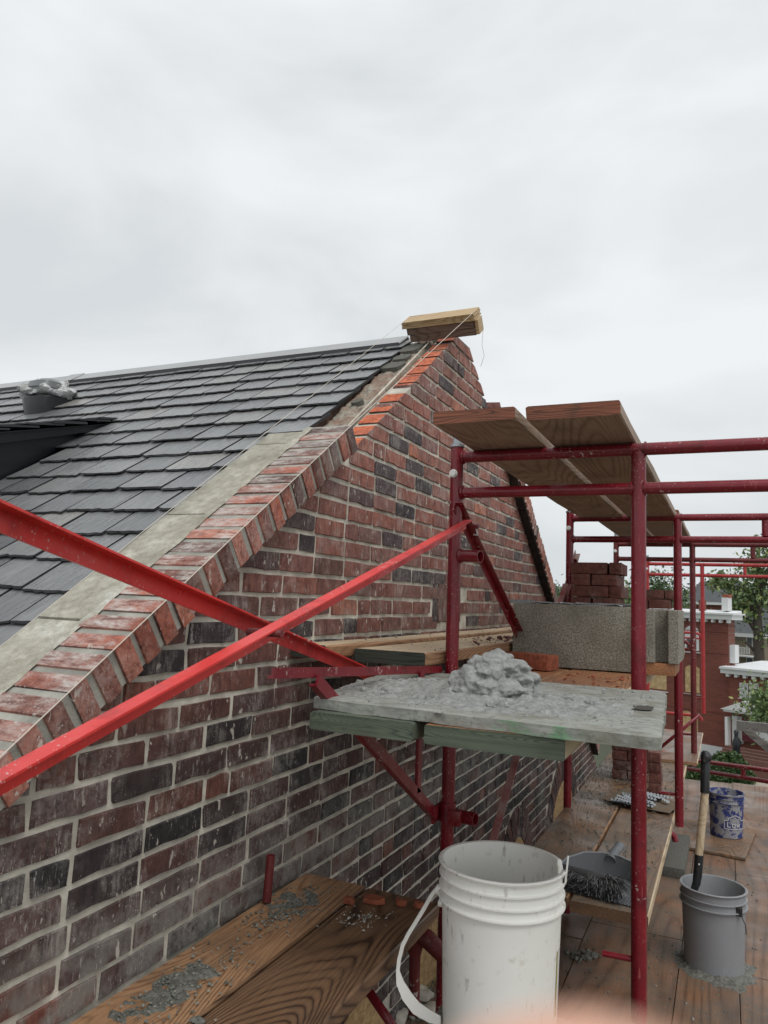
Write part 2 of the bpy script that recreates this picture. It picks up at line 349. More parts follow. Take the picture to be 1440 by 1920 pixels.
# ------------------------------------------------------------------ helpers
def empty(name, label, cat, loc=(0, 0, 0), group=None):
    o = bpy.data.objects.new(name, None); COL.objects.link(o); o.location = loc; o.empty_display_size = .05
    o['label'] = label; o['category'] = cat
    if group: o['group'] = group
    return o
def tag(o, label=None, cat=None, group=None, kind=None):
    if label: o['label'] = label
    if cat: o['category'] = cat
    if group: o['group'] = group
    if kind: o['kind'] = kind
    return o
def rootof(o): return o if o.parent is None else rootof(o.parent)
def absloc(o):
    v = Vector(o.location)
    return v
def link(o, parent=None):
    COL.objects.link(o)
    if parent:
        o.parent = parent
        o.matrix_parent_inverse = wm(parent).inverted()
    return o
_wm = {}
def wm(o):
    if o.name in _wm: return _wm[o.name]
    L = Matrix.Translation(o.location) @ o.rotation_euler.to_matrix().to_4x4()
    m_ = (wm(o.parent) @ o.matrix_parent_inverse @ L) if o.parent else L
    _wm[o.name] = m_
    return m_
def build(name, bm, mats, parent=None, smooth=None, loc=None):
    """bmesh in world coordinates -> one object; with loc the mesh is re-based on that point"""
    if loc is not None: bmesh.ops.translate(bm, vec=-Vector(loc), verts=bm.verts)
    me = bpy.data.meshes.new(name); bm.to_mesh(me); bm.free()
    for mm in (mats if isinstance(mats, (list, tuple)) else [mats]): me.materials.append(mm)
    if smooth is not None:
        me.shade_smooth()
        if smooth < 180: me.set_sharp_from_angle(angle=R(smooth))
    o = bpy.data.objects.new(name, me)
    if loc is not None: o.location = loc
    return link(o, parent)
def inst(name, me, mat4, parent):
    o = bpy.data.objects.new(name, me)
    o.location = mat4.to_translation(); o.rotation_euler = mat4.to_euler(); o.scale = mat4.to_scale()
    COL.objects.link(o)
    o.parent = parent; o.matrix_parent_inverse = wm(parent).inverted()
    return o
def B(bm, lo, hi, mat=None, mi=0, bev=0, jit=0):
    """axis box lo..hi, optional matrix"""
    vs = [bm.verts.new((x, y, z)) for x in (lo[0], hi[0]) for y in (lo[1], hi[1]) for z in (lo[2], hi[2])]
    if jit:
        for v in vs: v.co += Vector((random.uniform(-jit, jit), random.uniform(-jit, jit), random.uniform(-jit, jit)))
    fs = [bm.faces.new([vs[i] for i in q]) for q in ((0, 1, 3, 2), (4, 6, 7, 5), (0, 4, 5, 1), (2, 3, 7, 6), (0, 2, 6, 4), (1, 5, 7, 3))]
    if mat is not None:
        for v in vs: v.co = mat @ v.co
    for f in fs: f.material_index = mi
    if bev:
        es = list({e for f in fs for e in f.edges})
        r_ = bmesh.ops.bevel(bm, geom=es, offset=bev, segments=2, affect='EDGES', profile=.6)
        for f in r_['faces']: f.material_index = mi
    return fs
def tube(bm, pts, rad, n=12, cap=True, mi=0, smooth=True):
    pts = [Vector(p) for p in pts]
    rad = rad if isinstance(rad, (list, tuple)) else [rad]*len(pts)
    rings = []
    prev = None
    for i, p in enumerate(pts):
        t = (pts[min(i+1, len(pts)-1)] - pts[max(i-1, 0)]).normalized()
        if prev is None:
            a = t.orthogonal().normalized()
        else:
            a = (prev - t*prev.dot(t)).normalized()
        prev = a; b = t.cross(a)
        rings.append([bm.verts.new(p + (a*math.cos(k*2*math.pi/n) + b*math.sin(k*2*math.pi/n))*rad[i]) for k in range(n)])
    for r0, r1 in zip(rings, rings[1:]):
        for k in range(n):
            f = bm.faces.new((r0[k], r0[(k+1) % n], r1[(k+1) % n], r1[k])); f.smooth = smooth; f.material_index = mi
    if cap:
        f = bm.faces.new(rings[0][::-1]); f.material_index = mi
        f = bm.faces.new(rings[-1]); f.material_index = mi
def pipe(bm, a, b, r, wall=.003, n=16, mi=0):
    """open pipe: the b end shows a hollow"""
    a, b = Vector(a), Vector(b); d = (b-a)
    tube(bm, [a, b], r, n, cap=False, mi=mi)
    tube(bm, [b, b-d.normalized()*min(d.length*.9, .08)], r-wall, n, cap=False, mi=mi)
    t = d.normalized(); x = t.orthogonal().normalized(); y = t.cross(x)
    o_ = [bm.verts.new(b+(x*math.cos(k*2*math.pi/n)+y*math.sin(k*2*math.pi/n))*r) for k in range(n)]
    i_ = [bm.verts.new(b+(x*math.cos(k*2*math.pi/n)+y*math.sin(k*2*math.pi/n))*(r-wall)) for k in range(n)]
    for k in range(n): bm.faces.new((o_[k], o_[(k+1) % n], i_[(k+1) % n], i_[k]))
def prism(bm, poly, x0, x1, mi=0, to=None):
    """polygon of (y,z) extruded along X from x0 (front, nearer +X) to x1"""
    f = to or (lambda x, y, z: Vector((x, y, z)))
    a = [bm.verts.new(f(x0, y, z)) for y, z in poly]; b = [bm.verts.new(f(x1, y, z)) for y, z in poly]
    n = len(poly)
    F = [bm.faces.new(a), bm.faces.new(b[::-1])]
    for i in range(n): F.append(bm.faces.new((a[i], b[i], b[(i+1) % n], a[(i+1) % n])))
    for q in F: q.material_index = mi
    return F
def fixn(bm): bmesh.ops.recalc_face_normals(bm, faces=bm.faces)
def clip(poly, a, b, c):
    """keep a*y+b*z<=c"""
    o = []
    for i in range(len(poly)):
        p, q = poly[i], poly[(i+1) % len(poly)]
        dp, dq = a*p[0]+b*p[1]-c, a*q[0]+b*q[1]-c
        if dp <= 0: o.append(p)
        if dp*dq < 0:
            t = dp/(dp-dq); o.append((p[0]+(q[0]-p[0])*t, p[1]+(q[1]-p[1])*t))
    return o
def nz3(p, s, o=0): return noise.noise(Vector((p[0]*s+o, p[1]*s+o*1.7, p[2]*s-o)))

_ib = bmesh.new(); bmesh.ops.create_icosphere(_ib, subdivisions=1, radius=1); _ib.verts.index_update()
IV = [v.co.copy() for v in _ib.verts]; IF = [[v.index for v in f.verts] for f in _ib.faces]; _ib.free()
def crumb_mesh(name, items, mat):
    """items: (centre, radius, flatness)"""
    vs, fs = [], []
    for p, r_, fl_ in items:
        M_ = Euler((random.uniform(-.6, .6), random.uniform(-.5, .5), random.uniform(0, 6.28))).to_matrix() @ Matrix.Diagonal((random.uniform(.7, 1.5), random.uniform(.6, 1), fl_))
        n0 = len(vs)
        for v in IV: vs.append(p+(M_ @ (v*(1+random.gauss(0, .16))))*r_)
        fs += [[a+n0 for a in f] for f in IF]
    me = bpy.data.meshes.new(name); me.from_pydata(vs, [], fs); me.materials.append(mat)
    return link(bpy.data.objects.new(name, me))
# ------------------------------------------------------------------ ground and far setting
GZ = -10.0
bm = bmesh.new(); N = 24
B(bm, (-900, -60, GZ-.5), (900, 1500, GZ)); build('ground', bm, m_ground)['kind'] = 'structure'
# distant wooded hill
bm = bmesh.new()
prev = None
for i in range(121):
    X = -420+i*8
    h = GZ + 17.5 + 2.2*noise.noise(Vector((X*.012, 2, 0))) + 1.2*noise.noise(Vector((X*.05, 5, 0)))
    row = [bm.verts.new((X, 250, GZ-.2)), bm.verts.new((X, 330, h)), bm.verts.new((X, 500, h-1)), bm.verts.new((X, 560, GZ-.2))]
    if prev:
        for k in range(3): bm.faces.new((prev[k], row[k], row[k+1], prev[k+1]))
    prev = row
fixn(bm); build('hill', bm, m_leafh, smooth=180)['kind'] = 'structure'
def leaf(bm, p, s, nrm=None):
    a = Vector((random.gauss(0, 1), random.gauss(0, 1), random.gauss(0, 1))).normalized()
    b = a.orthogonal().normalized(); c_ = a.cross(b)
    th = random.uniform(0, 6.28); b, c_ = b*math.cos(th)+c_*math.sin(th), c_*math.cos(th)-b*math.sin(th)
    vs = [bm.verts.new(p+b*s*u+c_*s*.6*v) for u, v in ((-1, 0), (-.2, .8), (1, 0), (-.2, -.8))]
    bm.faces.new(vs)
bm = bmesh.new()
for i in range(9000):
    X = random.uniform(-60, 140); Y = random.uniform(280, 330)
    base = GZ+17.5*(Y-250)/80 + 1.0
    clump = 1.6*noise.noise(Vector((X*.16, Y*.16, 1)))
    leaf(bm, Vector((X, Y, base+clump+random.uniform(-2.2, 1.2))), random.uniform(.5, 1.1))
tag(build('treeline', bm, m_leafh), 'hazy wooded hillside along the horizon beyond the roofs', 'trees', kind='stuff')

# local frames for facades: direction right and slightly towards the camera
class Facade:
    def __init__(s, x, y, Y, ang):
        s.o = onY(Y, x, y); s.u = Vector((math.cos(R(ang)), -math.sin(R(ang)), 0)); s.n = Vector((-math.sin(R(ang)), -math.cos(R(ang)), 0))
        s.mat = Matrix((s.u, -s.n, Vector((0, 0, 1)))).transposed().to_4x4(); s.mat.translation = Vector((s.o.x, s.o.y, 0))
    def uz(s, x, y):
        d = ray(x, y); t = s.o.dot(s.n)/d.dot(s.n); P = d*t
        return (P-s.o).dot(s.u), P.z
    def box(s, bm, u0, u1, z0, z1, d0, d1, mi=0):
        """d: metres behind the facade (negative = in front)"""
        B(bm, (min(u0, u1), d0, min(z0, z1)), (max(u0, u1), d1, max(z0, z1)), s.mat, mi)
    def pbox(s, bm, x0, y0, x1, y1, d0, d1, mi=0):
        a = s.uz(x0, y0); b = s.uz(x1, y1); s.box(bm, a[0], b[0], a[1], b[1], d0, d1, mi)
F1 = Facade(1365, 1150, 56, 24)
def fobj(name, F, bm, mat, parent): return build(name, bm, mat, parent)
bt_ = empty('brick_building', 'tall red brick building with white roof and boarded arched windows beyond the scaffold', 'building', F1.mat.translation)
bt_.location.z = GZ
u0 = -14.0; ztop = F1.uz(1365, 1162)[1]
bm = bmesh.new(); F1.box(bm, u0, 0, GZ, ztop, 0, 1.0); fixn(bm)
w = build('wall', bm, m_fbrick, bt_)
# texture space of the far brick: give the wall its own axes
w.data.transform(F1.mat.inverted()); w.matrix_parent_inverse = wm(bt_).inverted() @ F1.mat
bm = bmesh.new(); F1.box(bm, u0-.4, .45, ztop, ztop+.32, -.45, 1.2); F1.box(bm, u0-.6, .6, ztop+.32, ztop+.42, -.6, 1.3)
for k in range(28): F1.box(bm, u0+k*.52, u0+k*.52+.16, ztop-.22, ztop+.001, -.35, 0)
build('cornice', bm, m_fwhite, bt_)
bm = bmesh.new(); prism(bm, [(0, ztop+.43), (1.2, ztop+.43), (1.2, ztop+.62)], u0-.4, .4, to=lambda x, y, z: F1.mat @ Vector((x, y, z))); fixn(bm); rf = build('roof', bm, m_memb, bt_)
bm = bmesh.new(); F1.pbox(bm, 1348, 1120, 1360, 1145, .4, 1.0); build('chimney', bm, m_fwhite, bt_)
bm = bmesh.new(); F1.pbox(bm, 1349, 1114, 1361, 1120, .45, .95); build('chimney_pot', bm, m_chip, bt_)
bm = bmesh.new(); F1.pbox(bm, 1305, 1124, 1313, 1145, .4, .9); build('chimney', bm, m_fbrick, bt_)
def arched(bm, F, x0, y0, x1, y1, d0, d1, mi=0, rise=.18):
    a = F.uz(x0, y0); b = F.uz(x1, y1); ua, ub, zt, zb = a[0], b[0], a[1], b[1]; w_ = ub-ua
    pts = [(ua, zb), (ub, zb)] + [(ub-w_*t/8, zt-rise*w_*(2*t/8-1)**2*1.0) for t in range(9)]
    vs0 = [bm.verts.new(F.mat @ Vector((u, d0, z))) for u, z in pts]; vs1 = [bm.verts.new(F.mat @ Vector((u, d1, z))) for u, z in pts]
    bm.faces.new(vs0); bm.faces.new(vs1[::-1]); n = len(pts)
    for i in range(n): bm.faces.new((vs0[i], vs1[i], vs1[(i+1) % n], vs0[(i+1) % n]))
for (x0, y0, x1, y1) in ((1214, 1244, 1250, 1294), (1285, 1246, 1312, 1300), (1266, 1330, 1309, 1388), (1196, 1330, 1240, 1388)):
    bm = bmesh.new(); arched(bm, F1, x0, y0, x1, y1, -.03, .1); fixn(bm); wo = build('boarded_window', bm, m_fosb, bt_)
    bm = bmesh.new(); F1.pbox(bm, x0-2, y1, x1+3, y1+3.5, -.12, .05); build('sill', bm, m_fwhite, wo)
bm = bmesh.new(); arched(bm, F1, 1284, 1172, 1311, 1222, -.03, .1, rise=.3); fixn(bm); wo = build('window', bm, m_fwhite, bt_)
bm = bmesh.new(); F1.pbox(bm, 1288, 1198, 1306, 1218, -.05, .02); build('pane', bm, m_fglass, wo)
bm = bmesh.new(); F1.pbox(bm, 1282, 1221, 1314, 1225, -.14, .05); build('sill', bm, m_fwhite, wo)
bm = bmesh.new(); a = F1.uz(1365, 1403); F1.box(bm, u0, .08, GZ, a[1], -.12, 0); build('foundation_band', bm, m_fwhite, bt_)
bm = bmesh.new()
for yy in (1185, 1225, 1337): a = F1.uz(1365, yy); F1.box(bm, u0, .01, a[1]-.06, a[1], -.04, 0)
build('band_course', bm, m_fbrick, bt_)
bm = bmesh.new(); F1.box(bm, .02, .38, F1.uz(1366, 1243)[1], F1.uz(1366, 1209)[1], .1, .7); build('meter_box', bm, m_fwhite, bt_)

# second building with portico
F2 = Facade(1366, 1300, 55.7, 24)
b2 = empty('portico_building', 'lower brick building with white cornice, white portico and maroon door', 'building', (F2.o.x, F2.o.y, GZ))
zt2 = F2.uz(1366, 1262)[1]
bm = bmesh.new(); F2.box(bm, .02, 16, GZ, zt2, 0, 9); fixn(bm); w = build('wall', bm, m_fbrick, b2)
w.data.transform(F2.mat.inverted()); w.matrix_parent_inverse = wm(b2).inverted() @ F2.mat
bm = bmesh.new(); F2.box(bm, -.3, 16.3, zt2, zt2+.3, -.5, 0); F2.box(bm, -.3, 16.3, zt2+.3, zt2+.42, -.7, .1)
for k in range(30): F2.box(bm, k*.55, k*.55+.2, zt2-.2, zt2, -.4, 0)
build('cornice', bm, m_fwhite, b2)
bm = bmesh.new(); prism(bm, [(-.6, zt2+.43), (9, zt2+.43), (9, zt2+.50), (6, zt2+.62)], -.3, 16.3, to=lambda x, y, z: F2.mat @ Vector((x, y, z))); fixn(bm); build('roof', bm, m_memb, b2)
for (x0, x1) in ((1388, 1404), (1406, 1424)):
    bm = bmesh.new(); F2.pbox(bm, x0, 1280, x1, 1310, -.12, .02); wo = build('window', bm, m_fwhite, b2)
    bm = bmesh.new()
    for i in range(2):
        for j in range(3):
            xa = x0+2+(x1-x0-3)/2*i; ya = 1282.5+8.6*j; F2.pbox(bm, xa, ya, xa+(x1-x0-3)/2-1.2, ya+7.3, -.14, -.10)
    build('pane', bm, m_fshade, wo)
bm = bmesh.new(); F2.pbox(bm, 1386, 1309, 1426, 1313, -.2, .02); build('sill', bm, m_fwhite, b2)
bm = bmesh.new()
F2.pbox(bm, 1374, 1327, 1450, 1341, -1.4, 0); F2.pbox(bm, 1376, 1341, 1382, 1396, -1.35, -.9); F2.pbox(bm, 1376, 1341, 1395, 1394, -.3, 0)
F2.pbox(bm, 1420, 1341, 1450, 1394, -.3, 0)
p0 = F2.uz(1369, 1326); p1 = F2.uz(1460, 1332); pk = F2.uz(1414, 1312)
prism(bm, [(p0[0], p0[1]), (p1[0], p0[1]), ((p0[0]+p1[0])/2, pk[1])], -1.5, 0, to=lambda x, y, z: F2.mat @ Vector((y, x, z)))
fixn(bm); build('portico', bm, m_fwhite, b2)
bm = bmesh.new(); F2.pbox(bm, 1395, 1342, 1420, 1391, -.36, -.3); F2.pbox(bm, 1395, 1387, 1420, 1391, -.38, -.3, 1); dr = build('door', bm, [m_doorred, m_fosb], b2)
bm = bmesh.new(); F2.pbox(bm, 1386, 1342, 1392, 1392, -.34, -.3); build('sidelight', bm, m_fshade, b2)
bm = bmesh.new()
for k in range(4):
    a = F2.uz(1385, 1394+k*4); F2.box(bm, a[0]-.2, a[0]+7, GZ, a[1], -1.6-.35*k, -1.2)
build('entrance_step', bm, m_pave, b2)

def gquad(name, mat, pts, z, cat='structure'):
    bm = bmesh.new(); vs = [bm.verts.new(onZ(GZ, *p)*1.0) for p in pts]
    for v in vs: v.co.z = z
    f = bm.faces.new(vs); r_ = bmesh.ops.extrude_face_region(bm, geom=[f])
    for v in [g for g in r_['geom'] if isinstance(g, bmesh.types.BMVert)]: v.co.z += .03
    fixn(bm); o = build(name, bm, mat); o['kind'] = 'structure'; return o
gquad('lawn', m_lawn, [(1150, 1500), (1325, 1500), (1325, 1452), (1150, 1435)], GZ+.004)
gquad('brick_pavement', m_pave, [(1376, 1436), (1520, 1446), (1520, 1400), (1372, 1400)], GZ+.008)
gquad('pavement', m_pvt, [(1320, 1500), (1560, 1500), (1560, 1440), (1330, 1437)], GZ+.012)

# houses far behind
def small_house(x0, y0, x1, y1, Y, wallm, label, balcony=False):
    F = Facade(x0, y1, Y, 24)
    h = empty('house', label, 'house', (F.o.x, F.o.y, GZ))
    a = F.uz(x0, y0); b = F.uz(x1, y1)
    bm = bmesh.new(); F.box(bm, a[0], b[0], GZ, a[1], 0, 9); fixn(bm); build('wall', bm, wallm, h)
    bm = bmesh.new(); prism(bm, [(-.6, a[1]), (10, a[1]), (5, a[1]+3.2)], a[0]-.5, b[0]+.5, to=lambda x, y, z: F.mat @ Vector((x, y, z))); fixn(bm); build('roof', bm, m_shing, h)
    bm = bmesh.new(); F.box(bm, a[0]-.5, b[0]+.5, a[1]-.35, a[1], -.7, -.02); build('eave_trim', bm, m_fwhite, h)
    return F, h
F, h = small_house(1374, 1186, 1432, 1262, 84, m_tan, 'tan house with white porch balcony and dark windows behind the tree')
for (x0, y0, x1, y1) in ((1400, 1194, 1412, 1214), (1400, 1232, 1413, 1246)):
    bm = bmesh.new(); F.pbox(bm, x0, y0, x1, y1, -.1, .02); wo = build('window', bm, m_fwhite, h)
    bm = bmesh.new(); F.pbox(bm, x0+1.5, y0+1.5, x1-1.5, y1-1.5, -.13, -.1); build('pane', bm, m_fglass, wo)
bm = bmesh.new(); F.pbox(bm, 1374, 1226, 1422, 1232, -1.8, 0); F.pbox(bm, 1376, 1212, 1419, 1214, -1.7, -1.6)
for k in range(15): F.pbox(bm, 1376+k*3, 1214, 1377.3+k*3, 1226, -1.7, -1.62)
build('balcony', bm, m_fwhite, h)
F, h = small_house(1290, 1128, 1352, 1160, 120, m_fbrick, 'grey shingle roofed house just above the white roof edge')
F, h = small_house(1395, 1160, 1470, 1200, 125, m_fbrick, 'grey shingle roofed house behind the tree trunk')

# trees
def tree(name, label, branches, leafc, mat, parent_loc, lsize=.12, group=None):
    t = empty(name, label, 'tree', parent_loc, group)
    bm = bmesh.new()
    for pts, r0, r1 in branches:
        n = len(pts); tube(bm, pts, [r0+(r1-r0)*i/(n-1) for i in range(n)], 7)
    build('trunk', bm, m_bark, t)
    bm = bmesh.new()
    for c_, rad, k in leafc:
        for i in range(k):
            d = Vector((random.gauss(0, .45), random.gauss(0, .45), random.gauss(0, .4)))
            leaf(bm, Vector(c_)+d*rad, lsize*random.uniform(.6, 1.3))
    build('crown', bm, mat, t); return t
Yt = 74.0
P = lambda x, y, Y=Yt: onY(Y, x, y)
br = [([P(1424, 1330), P(1424, 1250), P(1420, 1160), P(1424, 1100), P(1418, 1050), P(1425, 1020)], .55, .10),
      ([P(1421, 1160), P(1400, 1120), P(1378, 1105), P(1352, 1085)], .26, .07),
      ([P(1422, 1190), P(1405, 1165), P(1385, 1150), P(1370, 1152)], .24, .06),
      ([P(1424, 1110), P(1440, 1070), P(1465, 1040)], .35, .1),
      ([P(1424, 1230), P(1400, 1205), P(1385, 1195)], .16, .05)]
br[0][0][0].z = GZ
lc = []
random.seed(3)
for (x, y, r_, k) in ((1352, 1088, .42, 170), (1340, 1092, .28, 90), (1368, 1092, .4, 150), (1376, 1108, .5, 180), (1395, 1118, .5, 200), (1408, 1095, .5, 200), (1415, 1065, .55, 260), (1432, 1045, .6, 300),
                  (1450, 1060, .8, 400), (1430, 1085, .5, 220), (1390, 1140, .5, 200), (1408, 1150, .45, 180), (1375, 1160, .5, 220), (1390, 1180, .45, 180), (1372, 1140, .3, 80), (1440, 1125, .7, 300),
                  (1380, 1205, .35, 90), (1445, 1190, .6, 240), (1398, 1060, .35, 90), (1440, 1020, .4, 130), (1425, 1120, .4, 120)):
    
                  if y < 1158 or x > 1435: lc.append((P(x, y), r_*2.75, int(k*.8)))
tree('street_tree', 'tall leafy tree with thick leaning trunk near the right side', br, lc, m_leaf, (P(1424, 1250).x, P(1424, 1250).y, GZ), .24)
c0 = onY(38, 1446, 1325)
tree('ornamental_tree', 'small dense green tree in front of the portico', [([Vector((c0.x, c0.y, GZ)), c0], .12, .06)], [(c0, 1.15, 2600), (c0+Vector((.9, 0, -.3)), 1.1, 1200)], m_leaf, (c0.x, c0.y, GZ), .11)
for k, (x, y, Y, r_, lab) in enumerate(((1236, 1100, 70, 2.2, 'grey-green treetop rising behind the smaller brick stack'), (1258, 1120, 80, 1.8, 'yellowish treetop beside the second scaffold post'),
                         (1043, 1122, 40, .9, 'small bright treetop just right of the brick coping'), (1175, 1128, 60, 1.5, 'dark treetop beside the tall brick stack'))):
    c0 = onY(Y, x, y)
    tree('distant_tree', lab, [([Vector((c0.x, c0.y, GZ)), c0], .25, .1)], [(c0, r_, 700), (c0+Vector((-1.2, 0, -.8)), r_, 400), (c0+Vector((.9, 0, -1.6)), r_, 500)], m_leafd if k % 2 == 0 else m_leaf, (c0.x, c0.y, GZ), .17 if Y > 50 else .1)
# hedge and pair of clipped bushes
def bush(name, label, cat, x0, x1, yb, h, Y, mat, n):
    a = onY(Y, x0, yb); b = onY(Y, x1, yb); bm = bmesh.new()
    for i in range(n):
        t = random.random(); p = a.lerp(b, t); p.z = GZ
        th = random.uniform(0, 3.14159); rr = 1+.14*noise.noise(Vector((t*9, th*2, 1)))
        q = p+Vector((0, -math.cos(th)*1.1*rr, math.sin(th)*h*rr*(1-.35*abs(2*t-1)**3)))
        leaf(bm, q+Vector((random.gauss(0, .07), random.gauss(0, .07), random.gauss(0, .07))), random.uniform(.06, .13))
    return tag(build(name, bm, mat), label, cat)
bush('hedge', 'low rounded green hedge in front of the red brick building', 'hedge', 1200, 1340, 1470, 1.9, 45, m_leafd, 14000)
bush('hedge', 'rounded dark green shrub mass beside the brick pavement', 'shrub', 1325, 1410, 1490, 2.75, 42, m_leafd, 20000)
# dark planter urn figures by the portico
st = empty('garden_statue', 'dark slender garden statue by the portico corner', 'statue', onY(50, 1381, 1432))
bm = bmesh.new(); a = onY(50, 1381, 1432); s = .05
tube(bm, [a, a+Vector((0, 0, .3)), a+Vector((0, 0, .9)), a+Vector((.05, 0, 1.25)), a+Vector((0, 0, 1.5)), a+Vector((0, 0, 1.62)), a+Vector((0, 0, 1.85)), a+Vector((0, 0, 1.95))], [.32, .24, .2, .26, .12, .10, .14, .03], 10)
build('figure', bm, m_blackm, st)
bm = bmesh.new(); B(bm, (a.x-.35, a.y-.35, a.z-.35), (a.x+.35, a.y+.35, a.z)); build('pedestal', bm, m_blackm, st)

# ------------------------------------------------------------------ the house with the brick gable
HX = -1.23            # wall face
house = empty('brick_house', 'slate roofed house with dark brick gable wall and unfinished brick coping', 'house', (HX, 3.6, GZ))
SL = .69              # rake slope of finished coping, raw part slightly steeper
def rakeL(y): return .69*y-1.060 if y < 2.30 else .734*y-1.232
def rakeR(y): return -.664*(y-3.7)+1.346
ZMIN, YMIN, YMAX = -3.2, .35, 8.05
# mortar body
bm = bmesh.new()
out_poly = [(YMIN, ZMIN), (YMAX, ZMIN), (YMAX, rakeR(YMAX)-.01), (3.74, rakeR(3.74)-.012), (3.50, 1.325), (2.30, .734*2.30-1.24), (2.30, .69*2.30-1.04), (YMIN, .69*YMIN-1.04)]
prism(bm, out_poly, HX-.0065, HX-.103); fixn(bm)
bmesh.ops.triangulate(bm, faces=[f for f in bm.faces if len(f.verts) > 4])
wall = build('gable_wall', bm, m_mort, house)
# backing masonry behind the face bricks
bm = bmesh.new()
prism(bm, [(YMIN, ZMIN), (YMAX, ZMIN), (YMAX, rakeR(YMAX)-.04), (3.70, 1.27), (2.30, .734*2.30-1.27), (2.30, .69*2.30-1.06), (YMIN, .69*YMIN-1.06)], HX-.105, -1.50); fixn(bm)
bmesh.ops.triangulate(bm, faces=[f for f in bm.faces if len(f.verts) > 4])
build('backing_masonry', bm, m_mort, house)

ARCH = [(2.62, -1.72, .26, 0), (3.42, -1.62, .20, 0), (4.92, -1.72, .22, .20), (6.42, -1.95, .50, .20)]
SOLD = (3.28, 3.72, -.118, .085)
CH = .0677; BL = .213; JT = .0142
cand = []
k0 = 0
z = -2.03
random.seed(11)
while z < 1.40:
    y = .38 - (BL*.5 if k0 % 2 else 0) - random.uniform(0, .03)
    if z > .52: y = (z+1.232)/.734-random.uniform(.0, .05)
    zt = z+CH-JT
    while y < YMAX-.02:
        L = BL if random.random() > .13 else BL*.5
        y0, y1 = y, y+L-JT; y += L
        cyb, czb = (y0+y1)/2, (z+zt)/2
        if SOLD[0] < cyb < SOLD[1] and SOLD[2] < czb < SOLD[3]: continue
        if any((cyb-a)**2+(czb-b)**2 < (r_+w_)**2 for a, b, r_, w_ in ARCH): continue
        poly = [(y0, z), (y1, z), (y1, zt), (y0, zt)]
        if y0 < 2.36:
            poly = clip(poly, -.69, 1, -1.045)
        if y1 > 2.30 and poly:
            poly = clip(poly, -.734, 1, -1.232)
        if poly: poly = clip(poly, .664, 1, .664*3.7+1.346)
        if poly: poly = clip(poly, 0, 1, 1.335)
        if not poly or len(poly) < 3: continue
        ar = abs(sum(poly[i][0]*poly[(i+1) % len(poly)][1]-poly[(i+1) % len(poly)][0]*poly[i][1] for i in range(len(poly))))/2
        if ar < .0008: continue
        cand.append((poly, ar, L < .15))
    z += CH; k0 += 1
for i in range(int((SOLD[1]-SOLD[0])/CH)):
    y0 = SOLD[0]+i*CH; cand.append(([(y0, SOLD[2]+.01), (y0+CH-JT, SOLD[2]+.01), (y0+CH-JT, SOLD[3]-.01), (y0, SOLD[3]-.01)], .011, False))
def pxarea(poly, X=HX):
    ps = [proj(Vector((X, p[0], p[1]))) for p in poly]
    if any(p is None for p in ps): return 0
    cx = sum(p[0] for p in ps)/len(ps); cyy = sum(p[1] for p in ps)/len(ps)
    if not (-40 < cx < 1480 and 0 < cyy < 1960): return 0
    # parts hidden by planks or far behind count less
    return abs(sum(ps[i][0]*ps[(i+1) % len(ps)][1]-ps[(i+1) % len(ps)][0]*ps[i][1] for i in range(len(ps))))/2
def hidden(poly):
    c_ = Vector((HX, sum(p[0] for p in poly)/len(poly), sum(p[1] for p in poly)/len(poly)))
    if c_.z < -.88 and c_.y < 2.0: return True
    return False
def brick_bm(bm, poly, x0, depth, jit=.0021, cutmi=None):
    """brick with a slightly ragged, chamfered front"""
    n = len(poly); pts = []
    for i in range(n):
        p, q = poly[i], poly[(i+1) % n]; pts.append(p)
        d = math.hypot(q[0]-p[0], q[1]-p[1])
        if d > .09:
            for t in (.33, .68): pts.append((p[0]+(q[0]-p[0])*t, p[1]+(q[1]-p[1])*t))
    if random.random() < .7 and len(pts) > 4:
        q_ = []
        for i in range(len(pts)):
            p, a, b = pts[i], pts[i-1], pts[(i+1) % len(pts)]
            if p in poly and random.random() < .3:
                for o2, fr_ in ((a, random.uniform(.05, .16)), (b, random.uniform(.05, .16))):
                    q_.append((p[0]+(o2[0]-p[0])*fr_, p[1]+(o2[1]-p[1])*fr_))
            else: q_.append(p)
        pts = q_
    cxp = sum(p[0] for p in pts)/len(pts); czp = sum(p[1] for p in pts)/len(pts)
    pts = [(p[0]+random.gauss(0, jit), p[1]+random.gauss(0, jit*.8)) for p in pts]
    dx = random.gauss(0, .0012); ty = random.gauss(0, .006)
    f = [bm.verts.new((x0+dx+(p[0]-cxp)*ty, p[0]+(cxp-p[0])*.022, p[1]+(czp-p[1])*.06)) for p in pts]
    g_ = [bm.verts.new((x0-.003, p[0], p[1])) for p in pts]
    h_ = [bm.verts.new((x0-depth, p[0], p[1])) for p in pts]
    m_ = len(pts)
    bm.faces.new(f)
    for i in range(m_):
        j = (i+1) % m_
        bm.faces.new((f[i], g_[i], g_[j], f[j]))
        q = bm.faces.new((g_[i], h_[i], h_[j], g_[j]))
        if cutmi is not None:
            dy, dz = pts[j][0]-pts[i][0], pts[j][1]-pts[i][1]
            if abs(dz) > .006 and .55 < dz/(dy or 9) < .95 and pts[i][0] < 3.6: q.material_index = cutmi
for_parts = sorted(cand, key=lambda c_: -(0 if hidden(c_[0]) else pxarea(c_[0])))
near, rest = for_parts[:300], for_parts[300:]
